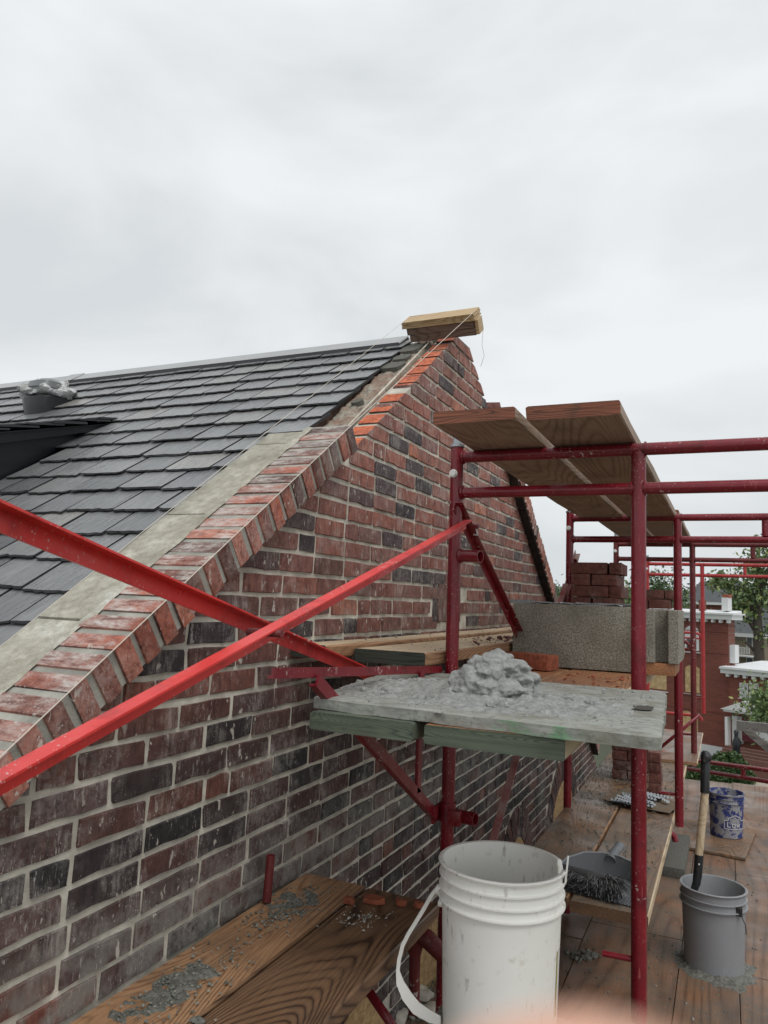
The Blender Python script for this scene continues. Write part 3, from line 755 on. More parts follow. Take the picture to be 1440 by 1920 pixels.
# shared meshes for whole and half bricks
variants = {}
for half in (0, 1):
    L = (BL*.5 if half else BL)-JT; H = CH-JT; variants[half] = []
    for v in range(7):
        bm = bmesh.new(); brick_bm(bm, [(-L/2, -H/2), (L/2, -H/2), (L/2, H/2), (-L/2, H/2)], 0, .09); fixn(bm)
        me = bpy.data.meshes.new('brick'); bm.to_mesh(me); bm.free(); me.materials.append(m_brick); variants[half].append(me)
def is_whole(poly, ar, half):
    L = (BL*.5 if half else BL)-JT; return len(poly) == 4 and abs(ar-L*(CH-JT)) < 1e-5
for poly, ar, half in near:
    if is_whole(poly, ar, half):
        c_ = Vector((HX+random.gauss(0, .001), sum(p[0] for p in poly)/4+random.gauss(0, .0012), sum(p[1] for p in poly)/4+random.gauss(0, .0009)))
        inst('brick', random.choice(variants[1 if half else 0]), Matrix.Translation(c_), wall)
    else:
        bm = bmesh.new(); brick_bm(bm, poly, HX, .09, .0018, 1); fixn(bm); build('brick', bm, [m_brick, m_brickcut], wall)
bm = bmesh.new()
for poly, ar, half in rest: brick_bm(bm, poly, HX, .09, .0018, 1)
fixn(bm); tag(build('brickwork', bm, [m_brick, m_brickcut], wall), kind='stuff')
# arches over boarded openings
for (ya, za, r_, w_) in ARCH:
    bm = bmesh.new(); poly = [(ya+r_*math.cos(t*math.pi/16), za+r_*math.sin(t*math.pi/16)) for t in range(17)] + [(ya-r_, ZMIN+.2), (ya+r_, ZMIN+.2)]
    prism(bm, poly, HX+.004, HX-.05); fixn(bm); bmesh.ops.triangulate(bm, faces=[f for f in bm.faces if len(f.verts) > 4]); build('boarded_opening', bm, m_osb, wall)
    if w_:
        n = int(math.pi*(r_+.1)/CH*1.0)
        for i in range(n):
            t0 = math.pi*(i+.07)/n; t1 = math.pi*(i+.93)/n
            bm = bmesh.new(); brick_bm(bm, [(ya+rr*math.cos(t), za+rr*math.sin(t)) for rr, t in ((r_+.01, t0), (r_+w_, t0), (r_+w_, t1), (r_+.01, t1))], HX+.003, .08); fixn(bm); build('arch_brick', bm, m_brick, wall)

# finished rake coping, left: rowlock bricks + concrete strip
cope = None
sl_a = math.atan(.69)
def slopef(m_, c_, s0y):  # returns frame: s along slope, x, n normal
    a = math.atan(m_); t = Vector((0, math.cos(a), math.sin(a))); nn = Vector((0, -math.sin(a), math.cos(a)))
    o = Vector((0, s0y, m_*s0y+c_)); return t, nn, o
t, nn, o = slopef(.69, -.975, .45)
mat = Matrix((Vector((1, 0, 0)), t, nn)).transposed().to_4x4(); mat.translation = o
Lc = (2.275-.45)/math.cos(sl_a)
bm = bmesh.new(); B(bm, (-1.333, 0, -.088), (-1.176, Lc, -.004), mat); cope = build('rake_coping', bm, m_mortg, house)
n = int(Lc/.0677)
for i in range(n):
    s0 = Lc-(i+1)*.0677+.009; jx = random.gauss(0, .0018)
    bm = bmesh.new(); B(bm, (-1.338, s0, -.092+random.gauss(0, .001)), (-1.170+jx, s0+.0485, random.gauss(-.0005, .0012)), mat, bev=.0028, jit=.0012); build('coping_brick', bm, m_coping, cope, smooth=30)
# concrete strip in slabs
s = 0
while s < Lc-.05:
    L = min(.52, Lc-s-.03); bm = bmesh.new(); B(bm, (-1.497, s, -.10), (-1.340, s+L-.006, -.002+random.gauss(0, .001)), mat, bev=.004, jit=.001)
    build('concrete_coping_slab', bm, m_cope, cope, smooth=30); s += L
# mortar fillet between brick tops and slab (irregular)
bm = bmesh.new(); prev = None
for i in range(160):
    s = i*Lc/160; w0 = .012+.018*abs(noise.noise(Vector((s*9, 1, 0)))); w1 = .010+.012*abs(noise.noise(Vector((s*7, 9, 0))))
    row = [bm.verts.new(mat @ Vector((-1.340+w0, s, .001))), bm.verts.new(mat @ Vector((-1.338, s, .004+.003*noise.noise(Vector((s*30, 0, 0)))))), bm.verts.new(mat @ Vector((-1.340-w1, s, .0005)))]
    if prev:
        for k in (0, 1): bm.faces.new((prev[k], row[k], row[k+1], prev[k+1]))
    prev = row
fixn(bm); build('mortar_fillet', bm, m_cope, cope)
# right rake coping
aR = math.atan(-.664)
tR = Vector((0, math.cos(aR), math.sin(aR))); nR = Vector((0, -math.sin(aR), math.cos(aR)))
matR = Matrix((Vector((1, 0, 0)), tR, nR)).transposed().to_4x4(); matR.translation = Vector((0, 4.42, rakeR(4.42)))
LR = (7.95-4.42)/math.cos(aR)
bm = bmesh.new(); B(bm, (-1.39, 0, .003), (-1.176, LR, .088), matR); cr = build('rake_coping', bm, m_mort, house)
for i in range(int(LR/.0677)):
    bm = bmesh.new(); B(bm, (-1.39, i*.0677, -.001), (-1.168+random.gauss(0, .0015), i*.0677+.0495, .092), matR, bev=.0025, jit=.0012); build('coping_brick', bm, m_coping, cr)
for i in range(18):  # added dark strips: the shade on the coping underside, done in colour
    bm = bmesh.new(); B(bm, (-1.2275, i*LR/18+.003, -.014+random.uniform(-.001, .001)), (-1.176, (i+1)*LR/18-.003, -.003), matR); build('soffit_shade_strip', bm, m_soffit_shade, cr)
# raw CMU core on the unfinished part
aU = math.atan(.734); tU = Vector((0, math.cos(aU), math.sin(aU))); nU = Vector((0, -math.sin(aU), math.cos(aU)))
matU = Matrix((Vector((1, 0, 0)), tU, nU)).transposed().to_4x4(); matU.translation = Vector((0, 2.30, .734*2.30-1.21))
LU = (3.46-2.30)/math.cos(aU)
bm = bmesh.new()
nu, nv = 14, 110
gr = [[None]*(nv+1) for _ in range(nu+1)]
for i in range(nu+1):
    for j in range(nv+1):
        x = -1.475+.135*i/nu; s = LU*j/nv
        h = .016*noise.noise(Vector((x*30, s*16, 3)))+.010*noise.noise(Vector((x*90, s*60, 7)))-.014
        gr[i][j] = bm.verts.new(matU @ Vector((x, s, h if 0 < i < nu else -.05)))
for i in range(nu):
    for j in range(nv): bm.faces.new((gr[i][j], gr[i+1][j], gr[i+1][j+1], gr[i][j+1]))
fixn(bm); core = build('raw_block_core', bm, m_core, house, smooth=180)
for s0, L, sk_ in ((.02, .11, 0), (.98, .085, .0), (1.10, .075, .01), (1.22, .11, 0), (.55, .05, .03)):
    pts = []
    for k in range(14):
        th = k*2*math.pi/14; rx = .052-sk_; ry = L/2
        q = 1/max(abs(math.cos(th)), abs(math.sin(th)))**.7
        pts.append(matU @ Vector((-1.408+rx*math.cos(th)*q*.95+random.gauss(0, .002)+.25*(ry*math.sin(th)), s0+L/2+ry*math.sin(th)*q, .004)))
    bm = bmesh.new(); vs = [bm.verts.new(p) for p in pts]; vs2 = [bm.verts.new(p-nU*.03) for p in pts]
    bm.faces.new(vs)
    for k in range(14): bm.faces.new((vs[k], vs2[k], vs2[(k+1) % 14], vs[(k+1) % 14]))
    fixn(bm); build('block_face', bm, m_cmud, core)
# bare wooden batten beside the string
bm = bmesh.new(); tube(bm, [matU @ Vector((-1.325, 0, .004)), matU @ Vector((-1.322, LU*.5, .008)), matU @ Vector((-1.33, LU*.97, .006))], [.0035, .005, .003], 6); build('mortar_ridge', bm, m_mort, core)
# flashing board and slates
bm = bmesh.new()
t2, n2, o2 = slopef(.69, -1.075, .4)
matS = Matrix((Vector((1, 0, 0)), t2, n2)).transposed().to_4x4(); matS.translation = o2
LS = (3.50-.4)/math.cos(sl_a)
roof = None
bm = bmesh.new(); B(bm, (-9.0, 0, -.12), (-1.50, LS, -.016), matS)
roof = build('slate_roof', bm, m_blackm, house)
bm = bmesh.new(); B(bm, (-9.0, 3.50, 1.0), (-1.5, 6.8, 1.33), Matrix.Translation((0, 3.5, 1.33)) @ Matrix.Rotation(-sl_a, 4, 'X') @ Matrix.Translation((0, -3.5, -1.33))); build('rear_roof_slope', bm, m_slate, house)
bm = bmesh.new(); s_a = (2.28-.4)/math.cos(sl_a); B(bm, (-1.498, s_a, -.085), (-1.480, LS-.02, .004), matS); build('flashing_board', bm, m_flash, house)
EXP = .158
def slate_bm(bm, x0, x1, s0, L=.24):
    """one slate lying up the slope from its lower edge s0"""
    s0 += random.gauss(0, .004); g0, g1 = random.uniform(.001, .006), random.uniform(.001, .006); x0 += g0; x1 -= g1
    nseg = 9; lo = []
    for k in range(nseg+1):
        x = x0+(x1-x0)*k/nseg
        dj = abs(random.gauss(0, .0045))*(1 if 0 < k < nseg else 1.6)
        lo.append((x+random.gauss(0, .0015), s0+dj))
    hi = [(x1+random.gauss(0, .001), s0+L), (x0+random.gauss(0, .001), s0+L)]
    th = random.uniform(.007, .012); tilt = .018+random.gauss(0, .0012)
    def H(s): return tilt*(1-(s-s0)/L)
    top = [bm.verts.new(matS @ Vector((x, s, H(s)))) for x, s in lo+hi]
    mid = [bm.verts.new(matS @ Vector((x+random.gauss(0, .001), s-.004+random.gauss(0, .0015), H(s)-th*.55))) for x, s in lo]
    bot = [bm.verts.new(matS @ Vector((x, s+.001, H(s)-th))) for x, s in lo+hi]
    bm.faces.new(top)
    for k in range(nseg):
        for q in (bm.faces.new((top[k], mid[k], mid[k+1], top[k+1])), bm.faces.new((mid[k], bot[k], bot[k+1], mid[k+1]))): q.material_index = 1
    n_ = len(top)
    for q in (bm.faces.new((top[nseg], top[nseg+1], bot[nseg+1], bot[nseg])), bm.faces.new((top[0], bot[0], bot[nseg+2], top[nseg+2]))): q.material_index = 1
sl_list = []
row = 0; s = .10; random.seed(5)
while s < LS-.05:
    x = -1.458 if s > s_a else -1.500
    first = True
    while x > -7.2:
        wdt = random.uniform(.165, .235)
        if first: wdt = .19 if row % 2 else .11; first = False
        x0 = x-wdt+.004
        c_ = matS @ Vector((x0+wdt/2, s+.08, .01)); p = proj(c_)
        Yc = c_.y
        ok = True
        # slates under the dormer are left out
        if c_.x < -2.80 and 1.2 < Yc < 2.66: ok = False
        if ok and p: sl_list.append((x0, x, s, p))
        x -= wdt
    s += EXP*(1 if s > .6 else 1.0)/1.0; row += 1
vis = [q for q in sl_list if -60 < q[3][0] < 1000 and 500 < q[3][1] < 1400]
vis.sort(key=lambda q: q[3][2]); keep = vis[:285]; kk = set(id(q) for q in keep)
for q in keep:
    bm = bmesh.new(); slate_bm(bm, q[0], q[1], q[2]); fixn(bm); build('slate', bm, [m_slate, m_sledge], roof)
bm = bmesh.new()
for q in sl_list:
    if id(q) not in kk: slate_bm(bm, q[0], q[1], q[2])
fixn(bm)
if len(bm.faces): tag(build('far_slates', bm, [m_slate, m_sledge], roof), kind='stuff')
# ridge cap
bm = bmesh.new(); zr = .69*3.5-1.075
prism(bm, [(3.385, zr-.052), (3.50, zr+.028), (3.615, zr-.052), (3.615, zr-.060), (3.50, zr+.020), (3.385, zr-.060)], -9.0, -1.50); fixn(bm); rc = build('ridge_cap', bm, m_ridge, house)
bm = bmesh.new(); B(bm, (-9.0, 3.374, zr-.075), (-1.50, 3.392, zr-.050)); build('cap_edge', bm, m_ridged, rc)
bm = bmesh.new(); prism(bm, [(3.375, zr-.054), (3.50, zr+.034), (3.625, zr-.054), (3.50, zr+.025)], -3.9, -3.78); fixn(bm); build('cap_joint', bm, m_ridge, rc)

# dormer with black cheek
dm = None
bm = bmesh.new()
prism(bm, [(1.15, -.28), (2.62, .735), (2.60, .745), (1.15, .32)], -2.76, -2.80); fixn(bm)
dm = build('dormer', bm, m_blackm, house)
bm = bmesh.new(); prism(bm, [(1.0, .215), (2.70, .760), (2.70, .790), (1.0, .285)], -2.72, -2.758); fixn(bm); build('fascia', bm, m_blackm, dm)
bm = bmesh.new(); prism(bm, [(1.0, .29), (2.72, .792), (2.74, .80), (1.0, .30)], -2.70, -6.5); fixn(bm); build('dormer_deck', bm, m_blackm, dm)
# dormer slates on the shallow slope
aD = math.atan(.297); tD = Vector((0, math.cos(aD), math.sin(aD))); nD = Vector((0, -math.sin(aD), math.cos(aD)))
matD = Matrix((Vector((1, 0, 0)), tD, nD)).transposed().to_4x4(); matD.translation = Vector((0, 1.0, .302))
save = matS; matS = matD
s = 0.0; row = 0
while s < 1.72:
    x = -2.685
    while x > -5.2:
        wdt = random.uniform(.15, .22); wdt = wdt if x < -2.69 or row % 2 else .1
        bm = bmesh.new(); slate_bm(bm, x-wdt+.004, x, s, .20); fixn(bm); build('slate', bm, [m_slate, m_sledge], dm); x -= wdt
    s += .14; row += 1
matS = save

# roof vent wrapped in plastic
vx, vy = -3.49, 3.0
_n0 = len(bpy.data.objects)
v0 = empty('roof_vent', 'black roof vent wrapped in torn clear plastic near the ridge', 'roof vent', (vx, vy, .93))
bm = bmesh.new()
def loft(bm, rings):
    R_ = [[bm.verts.new(p) for p in r_] for r_ in rings]
    n = len(R_[0])
    for a, b in zip(R_, R_[1:]):
        for k in range(n): bm.faces.new((a[k], a[(k+1) % n], b[(k+1) % n], b[k]))
    bm.faces.new(R_[0][::-1]); bm.faces.new(R_[-1])
def rrect(cx, cyy, z, hx, hy, n=20, tilt=0, p=3.2):
    o_ = []
    for k in range(n):
        th = k*2*math.pi/n; c_, s_ = math.cos(th), math.sin(th)
        o_.append(Vector((cx+hx*math.copysign(abs(c_)**(2/p), c_), cyy+hy*math.copysign(abs(s_)**(2/p), s_), z+tilt*hy*math.copysign(abs(s_)**(2/p), s_))))
    return o_
loft(bm, [rrect(vx, vy, .92, .125, .13, tilt=.69), rrect(vx-.01, vy, 1.02, .15, .15, tilt=.3), rrect(vx-.015, vy, 1.075, .165, .16, tilt=.1), rrect(vx-.015, vy, 1.082, .15, .15)]); fixn(bm)
build('vent_base', bm, m_blackm, v0, smooth=40)
bm = bmesh.new(); loft(bm, [rrect(vx, vy, .965, .20, .22, tilt=.69), rrect(vx, vy, .972, .195, .215, tilt=.69)]); fixn(bm); build('vent_flange', bm, m_cap, v0)
bm = bmesh.new(); bmesh.ops.create_uvsphere(bm, u_segments=40, v_segments=20, radius=1)
for v in bm.verts:
    p = v.co.copy(); q = noise.noise(p*1.8)*.12+abs(noise.noise(p*3.2))*.10
    v.co = Vector((vx-.02+p.x*(.20+q*.5), vy+p.y*(.17+q*.4), 1.125+max(p.z, -.45)*(.085+q*.25)+.02*noise.noise(p*6)))
build('plastic_wrap', bm, m_wrap, v0, smooth=35)
bm = bmesh.new(); loft(bm, [rrect(vx+.02, vy-.05, 1.135, .12, .13), rrect(vx+.02, vy-.04, 1.185, .115, .12), rrect(vx+.02, vy-.02, 1.215, .07, .08)]); fixn(bm); build('vent_cap', bm, m_cap, v0, smooth=40)
for ch in v0.children:
    for v in ch.data.vertices:
        b_ = Vector((vx, vy, .955)); v.co = b_+(v.co-b_)*.74
bm = bmesh.new(); pts = [matS @ Vector((x, s, .032)) for x, s in ((-3.72, 2.95), (-3.85, 2.93), (-4.0, 2.90), (-4.3, 2.82))]; tube(bm, pts, [.006, .02, .022, .012], 6)
M = Mt('blue_tape', .5); M.col((.18, .24, .42)); tag(build('tape_scrap', bm, M.m), 'crumpled pale blue tape scrap beside the roof vent', 'tape')

# peak plank stack (line block) and strings
matK = Matrix((Vector((1, 0, 0)), tU, nU)).transposed().to_4x4()
pk = onX(-1.435, 767, 643); matK.translation = Vector((0, pk.y, pk.z))
ls = empty('line_board_stack', 'short lumber and plywood pieces stacked on the gable peak holding the strings', 'lumber', pk)
for j, (x0, x1, n0, n1, w_, mm) in enumerate(((-1.425, -1.083, 0, .036, .088, m_olum), (-1.435, -1.088, .037, .073, .088, m_olum))):
    bm = bmesh.new(); B(bm, (x0, 0, n0), (x1, w_, n1), matK, bev=.002); build('lumber_piece', bm, mm, ls)
for j in range(4):
    bm = bmesh.new(); B(bm, (-1.455+random.uniform(0, .006), -.008+random.uniform(0, .006), .0735+j*.0085), (-1.078+random.uniform(-.004, .004), .105+random.uniform(0, .01), .0735+j*.0085+.0075), matK, jit=.001); build('plywood_piece', bm, m_fresh, ls)
bm = bmesh.new(); B(bm, (-1.083, .004, .002), (-1.066, .084, .072), matK, bev=.002); build('lumber_piece', bm, m_fresh, ls)
kA = matK @ Vector((-1.082, .03, .109)); kB = matK @ Vector((-1.448, .01, .106))
a0 = onX(-1.166, 0, 1420); a1 = onX(-1.166, 655, 801)
bm = bmesh.new(); d = (a1-a0).normalized()
tube(bm, [a0-d*.3, a0, a1, kA], .0013, 5); tag(build('mason_string', bm, m_string), 'taut pale string along the outer brick edge up to the peak', 'string')
b0 = onX(-1.50, 0, 1213); 
bm = bmesh.new(); tube(bm, [b0-(kB-b0).normalized()*.3, b0, kB], .001, 5); tag(build('mason_string', bm, m_string), 'thin string over the slates beside the concrete coping strip', 'string')
bm = bmesh.new(); k3 = matK @ Vector((-1.07, .08, .0)); tube(bm, [k3, k3+Vector((-.01, .02, -.07)), k3+Vector((.0, .03, -.12)), k3+Vector((-.02, .04, -.17))], .0011, 5); tag(build('loose_string_end', bm, m_string), 'loose string end dangling from the peak boards', 'string')

# dark masonry lump at the very peak and loose brick on the right slope
def brick_obj(name, c_, rz=0, rx=0, size=(.203, .092, .057), mat=None, parent=None, label=None, cat=None, group=None, ry=0):
    bm = bmesh.new(); sx, sy_, sz = size
    B(bm, (-sx/2, -sy_/2, 0), (sx/2, sy_/2, sz), Matrix.Translation(c_) @ Euler((rx, ry, rz)).to_matrix().to_4x4(), bev=.0025, jit=.0015)
    o_ = build(name, bm, mat or m_stackb, parent, smooth=30, loc=None if parent else Vector(c_))
    if label: tag(o_, label, cat, group)
    return o_
bm = bmesh.new(); B(bm, (-1.33, 3.50, 1.25), (-1.235, 3.735, 1.345), bev=.006, jit=.005); B(bm, (-1.42, 3.47, 1.27), (-1.335, 3.60, 1.352), bev=.01, jit=.008); build('peak_masonry', bm, m_cmud, house)
tb = onX(-1.23, 915, 757)
brick_obj('loose_brick', (-1.25, tb.y+.06, rakeR(tb.y+.06)+.012), rx=-.18, label='dark red loose brick bridging the unfinished right slope below the peak', cat='brick', rz=.2, size=(.15, .10, .06))
brick_obj('loose_brick', (-1.29, tb.y+.04, rakeR(tb.y+.04)-.04), rx=-.58, label='lower dark brick carrying the loose brick below the peak', cat='brick', size=(.09, .1, .06))

# ------------------------------------------------------------------ main deck (plywood sheets)
DZ = -1.70
deck = empty('scaffold_deck', 'muddy plywood work deck running along the brick wall', 'deck', (0, 4, DZ))
random.seed(2)
xs = [-1.20, -.69, -.225, .035, .62, 1.84]
for i in range(len(xs)-1):
    yy = [.2, 2.0+.3*(i % 2), 4.15+.25*(i % 3), 5.65+.5*((i+1) % 2), 7.1, 8.35+.05*i]
    for j in range(len(yy)-1):
        bm = bmesh.new(); zt = random.uniform(0, .004)
        B(bm, (xs[i]+.002, yy[j]+.002, DZ-.02), (xs[i+1]-.002, yy[j+1]-.002, DZ-zt), bev=.002); build('plywood_sheet', bm, m_deck, deck)
bm = bmesh.new()
for y in (1, 2.37, 4.4, 6.43, 8.2): B(bm, (-1.15, y-.04, DZ-.12), (1.82, y+.04, DZ-.024))
for x in xs[1:-1]: B(bm, (x-.045, .25, DZ-.118), (x+.045, 8.3, DZ-.0215))
build('joist', bm, m_olum, deck)

# ------------------------------------------------------------------ scaffold frames
def make_frame():
    f = empty('scaffold', 'x', 'scaffold frame', (-.82, 2.37, DZ))
    Y = 2.37; r_ = .0215; xl, xm, xr = -.82, -.237, .78
    bm = bmesh.new(); pipe(bm, (xl, Y, DZ), (xl, Y, .515), r_); build('leg', bm, m_red, f, smooth=40)
    bm = bmesh.new(); pipe(bm, (xr, Y, DZ), (xr, Y, .515), r_); build('leg', bm, m_red, f, smooth=40)
    bm = bmesh.new(); tube(bm, [(xl+.019, Y, .478), (xr-.019, Y, .478)], .0195, 16); build('header_tube', bm, m_red, f, smooth=40)
    bm = bmesh.new(); tube(bm, [(xl+.019, Y, .357), (xr-.019, Y, .357)], .0185, 16); build('header_tube', bm, m_red, f, smooth=40)
    bm = bmesh.new(); tube(bm, [(xm, Y, -1.155), (xm, Y, .468)], .0218, 16); build('inner_post', bm, m_red, f, smooth=40)
    bm = bmesh.new(); tube(bm, [(.195, Y, .375), (.195, Y, .46)], .018, 14); build('header_strut', bm, m_red, f, smooth=40)
    # welds
    for x, z_ in ((xl+.022, .478), (xl+.022, .357), (xm-.02, .478), (xm+.02, .478), (xm-.02, .357), (xm+.02, .357)):
        bm = bmesh.new(); tube(bm, [(x-.003, Y, z_), (x+.003, Y, z_)], .0235, 14); build('weld_collar', bm, m_red, f, smooth=40)
    for z_, rr, el in ((-.285, .0155, 1), (-.345, .0105, 0), (-1.185, .0165, 1)):
        bm = bmesh.new()
        if el: tube(bm, [(xl+.02, Y, z_), (xm-.09, Y, z_), (xm-.05, Y, z_-.005), (xm-.024, Y, z_-.025), (xm-.02, Y, z_-.05)], rr, 12)
        else: tube(bm, [(xl+.02, Y, z_), (xm-.02, Y, z_)], rr, 12)
        build('rung', bm, m_red, f, smooth=40)
    bm = bmesh.new(); tube(bm, [(xm-.02, Y, -.996), (xm-.10, Y, -.998)], .0085, 10); build('lock_stud', bm, m_red, f, smooth=40)
    bm = bmesh.new(); tube(bm, [(xl-.004, Y-.0225, .42), (xl-.004, Y-.032, .42)], .011, 6); tube(bm, [(xl-.004, Y-.02, .42), (xl-.004, Y-.025, .42)], .014, 12); build('bolt', bm, m_bolt, f)
    bm = bmesh.new(); pipe(bm, (xl, Y, .51), (xl, Y, .575), .0165); tube(bm, [(xl, Y, .512), (xl, Y, .52)], .025, 16); build('coupling_pin', bm, m_steel, f, smooth=40)
    return f
def copy_tree(o_, parent=None):
    c_ = o_.copy(); COL.objects.link(c_); c_.parent = parent
    if parent: c_.matrix_parent_inverse = o_.matrix_parent_inverse.copy()
    for ch in list(o_.children): copy_tree(ch, c_)
    return c_
fr = make_frame(); GF = 'red tube scaffold frames in a row along the wall'
labs = ['nearest crimson scaffold frame, in front of the grey concrete blocks', 'second crimson scaffold frame, holding the far ends of the top planks',
        'third, browner old scaffold frame beyond the brick stacks', 'farthest bright red scaffold frame, thin against the trees']
fr['label'] = labs[0]; fr['group'] = GF
kids = [fr]
m_redmid = paint('faded_red_paint', (.34, .02, .025), (.42, .035, .035))
FIRSTRUNG = [ch for ch in fr.children if ch.name.startswith('rung')][-1]
for k, (Y, dz, dx, mm) in enumerate(((4.40, .018, 0, None), (6.43, .03, .0, m_redold), (9.15, .02, .0, m_redmid))):
    c_ = copy_tree(fr); c_.location = (fr.location.x+dx, Y, DZ+dz); c_['label'] = labs[k+1]; c_['group'] = GF
    if mm:
        for ch in c_.children:
            if ch.name.split('.')[0] in ('leg', 'header_tube', 'inner_post', 'header_strut', 'rung', 'weld_collar'):
                ch.data = ch.data.copy(); ch.data.materials[0] = mm
    if k == 2:
        for ch in c_.children:
            if ch.name.startswith('header_tube') or ch.name.startswith('leg'): pass
bpy.data.objects.remove(FIRSTRUNG)
# short coupling pipes clamped to the near leg
def thing_pipe(name, label, cat, segs, mat, wallpipe=False):
    e_ = empty(name, label, cat, segs[0][0]); 
    return e_
e_ = empty('side_bracket', 'red triangular side bracket under the mortar board clamped to the near leg', 'scaffold bracket', (-.82, 2.37, -.69))
def strap(bm, a, b, w_=.032, th=.006, up=Vector((0, 0, 1)), sidev=Vector((1, 0, 0))):
    a, b = Vector(a), Vector(b); t_ = (b-a).normalized(); s_ = sidev; n_ = t_.cross(s_).normalized()
    m4 = Matrix((t_, s_, n_)).transposed().to_4x4(); m4.translation = a
    B(bm, (0, -th/2, -w_/2), ((b-a).length, th/2, w_/2), m4)
    B(bm, (0, -w_*.55, w_/2-th), ((b-a).length, -th/2, w_/2), m4)
bm = bmesh.new(); strap(bm, (-.845, 1.33, -.163), (-.845, 2.34, -.226), .022); build('arm', bm, m_red, e_)
bm = bmesh.new(); strap(bm, (-.835, 1.50, -.19), (-.835, 2.31, -.675), .030); build('strut', bm, m_red, e_)
bm = bmesh.new(); strap(bm, (-.835, 2.145, -.57), (-.835, 2.145, -.22), .030); build('upright', bm, m_red, e_)
bm = bmesh.new(); tube(bm, [(-.82, 2.37, -.705), (-.82, 2.37, -.645)], .027, 18); B(bm, (-.85, 2.30, -.70), (-.842, 2.40, -.65)); B(bm, (-.80, 2.315, -.70), (-.76, 2.335, -.655), bev=.002); build('clamp', bm, m_red, e_, smooth=40)
bm = bmesh.new(); tube(bm, [(-.785, 2.334, -.678), (-.785, 2.332, -.678)], .0065, 10); build('bolt_hole', bm, m_hole, e_)
bm = bmesh.new(); pipe(bm, (-.80, 2.37, -.683), (-.722, 2.355, -.680), .0205); build('stub_pipe', bm, m_red, e_, smooth=40)
e_ = empty('coupling_pipe', 'short red horizontal stub pipe welded to the near leg above the planks', 'pipe', (-.80, 2.37, .15))
bm = bmesh.new(); pipe(bm, (-.797, 2.37, .146), (-.725, 2.352, .143), .0205); build('pipe', bm, m_red, e_, smooth=40)
bm = bmesh.new(); tube(bm, [(-.803, 2.37, .146), (-.793, 2.37, .146)], .024, 16); build('collar', bm, m_red, e_, smooth=40)

# cross braces
def brace(name, label, a, b, mat, r_=.016, ends=True, pin=None):
    a, b = Vector(a), Vector(b); t_ = (b-a).normalized(); s_ = Vector((1, 0, 0)); n_ = t_.cross(s_).normalized()
    e_ = empty(name, label, 'scaffold brace', a, 'red diagonal cross braces of the scaffold')
    m4 = Matrix((t_, s_, n_)).transposed().to_4x4(); m4.translation = a; L = (b-a).length
    bm = bmesh.new(); w_ = .030
    # angle section with rounded edges: two flanges
    pr = [(0, 0), (w_, 0), (w_, .0035), (.004, .0035), (.004, w_), (0, w_)]
    vs = [[bm.verts.new(m4 @ Vector((s, -w_*.5+p, -w_*.5+q))) for p, q in pr] for s in (0, L)]
    n = len(pr)
    for k in range(n): bm.faces.new((vs[0][k], vs[0][(k+1) % n], vs[1][(k+1) % n], vs[1][k]))
    bm.faces.new(vs[0]); bm.faces.new(vs[1][::-1]); fixn(bm)
    build('angle_bar', bm, mat, e_)
    return e_, m4, L
x = -.80
p1 = lambda y, z_, dx=0: Vector((x+dx, y, z_))
bA, bB = onX(-.79, 0, 968), onX(-1.01, 700, 1268); dA = (bB-bA)
brace('cross_brace', 'bright red brace sloping down from upper left behind the other brace', bA-dA*.5, bB+dA*.16, m_redbr)
bA, bB = onX(-.765, 0, 1478), onX(-.765, 876, 985); dA = (bB-bA)
eb, m4, L = brace('cross_brace', 'bright red brace rising from lower left to the near scaffold leg', bA-dA*.22, bB+dA*.012, m_redbr)
c_ = onX(-.765, 507, 1187)
bm = bmesh.new(); tube(bm, [c_+Vector((.025, 0, .0)), c_+Vector((-.05, 0, 0))], .007, 8); build('rivet', bm, m_redold, eb)
q = onX(-.79, 888, 987)
bm = bmesh.new(); tube(bm, [q+Vector((-.05, 0, 0)), q+Vector((.02, -.005, 0))], .009, 10); tube(bm, [q+Vector((-.02, 0, 0)), q+Vector((-.028, 0, 0))], .017, 12); build('lock_pin', bm, m_red, eb, smooth=40)
bm = bmesh.new(); tube(bm, [q+Vector((.01, 0, -.01)), q+Vector((.015, 0, -.03)), q+Vector((.0, 0, -.028))], .0035, 8); build('cotter', bm, m_bolt, eb)
bA, bB = onX(-.80, 858, 948), onX(-.80, 990, 1222); dA = bB-bA
brace('cross_brace', 'thin dark red brace sloping down right behind the near leg', bA, bB+dA*1.0, m_red)
bA, bB = onX(-.82, 968, 1428), onX(-.82, 928, 1570); dA = bA-bB
brace('cross_brace', 'mortar crusted brace leaning behind the white bucket', bB-dA*.8, bA+dA*3.4, m_redmort)
bA, bB = onX(-.82, 1083, 1035), onX(-.82, 1052, 1140); dA = bB-bA
brace('cross_brace', 'small faded red brace in front of the second scaffold frame', bA, bB+dA*1.2, m_redmort)
bA, bB = Vector((-.80, 4.42, .25)), Vector((-.80, 6.4, -1.0)); brace('cross_brace', 'far red brace beyond the tall brick stack', bA, bB, m_red)

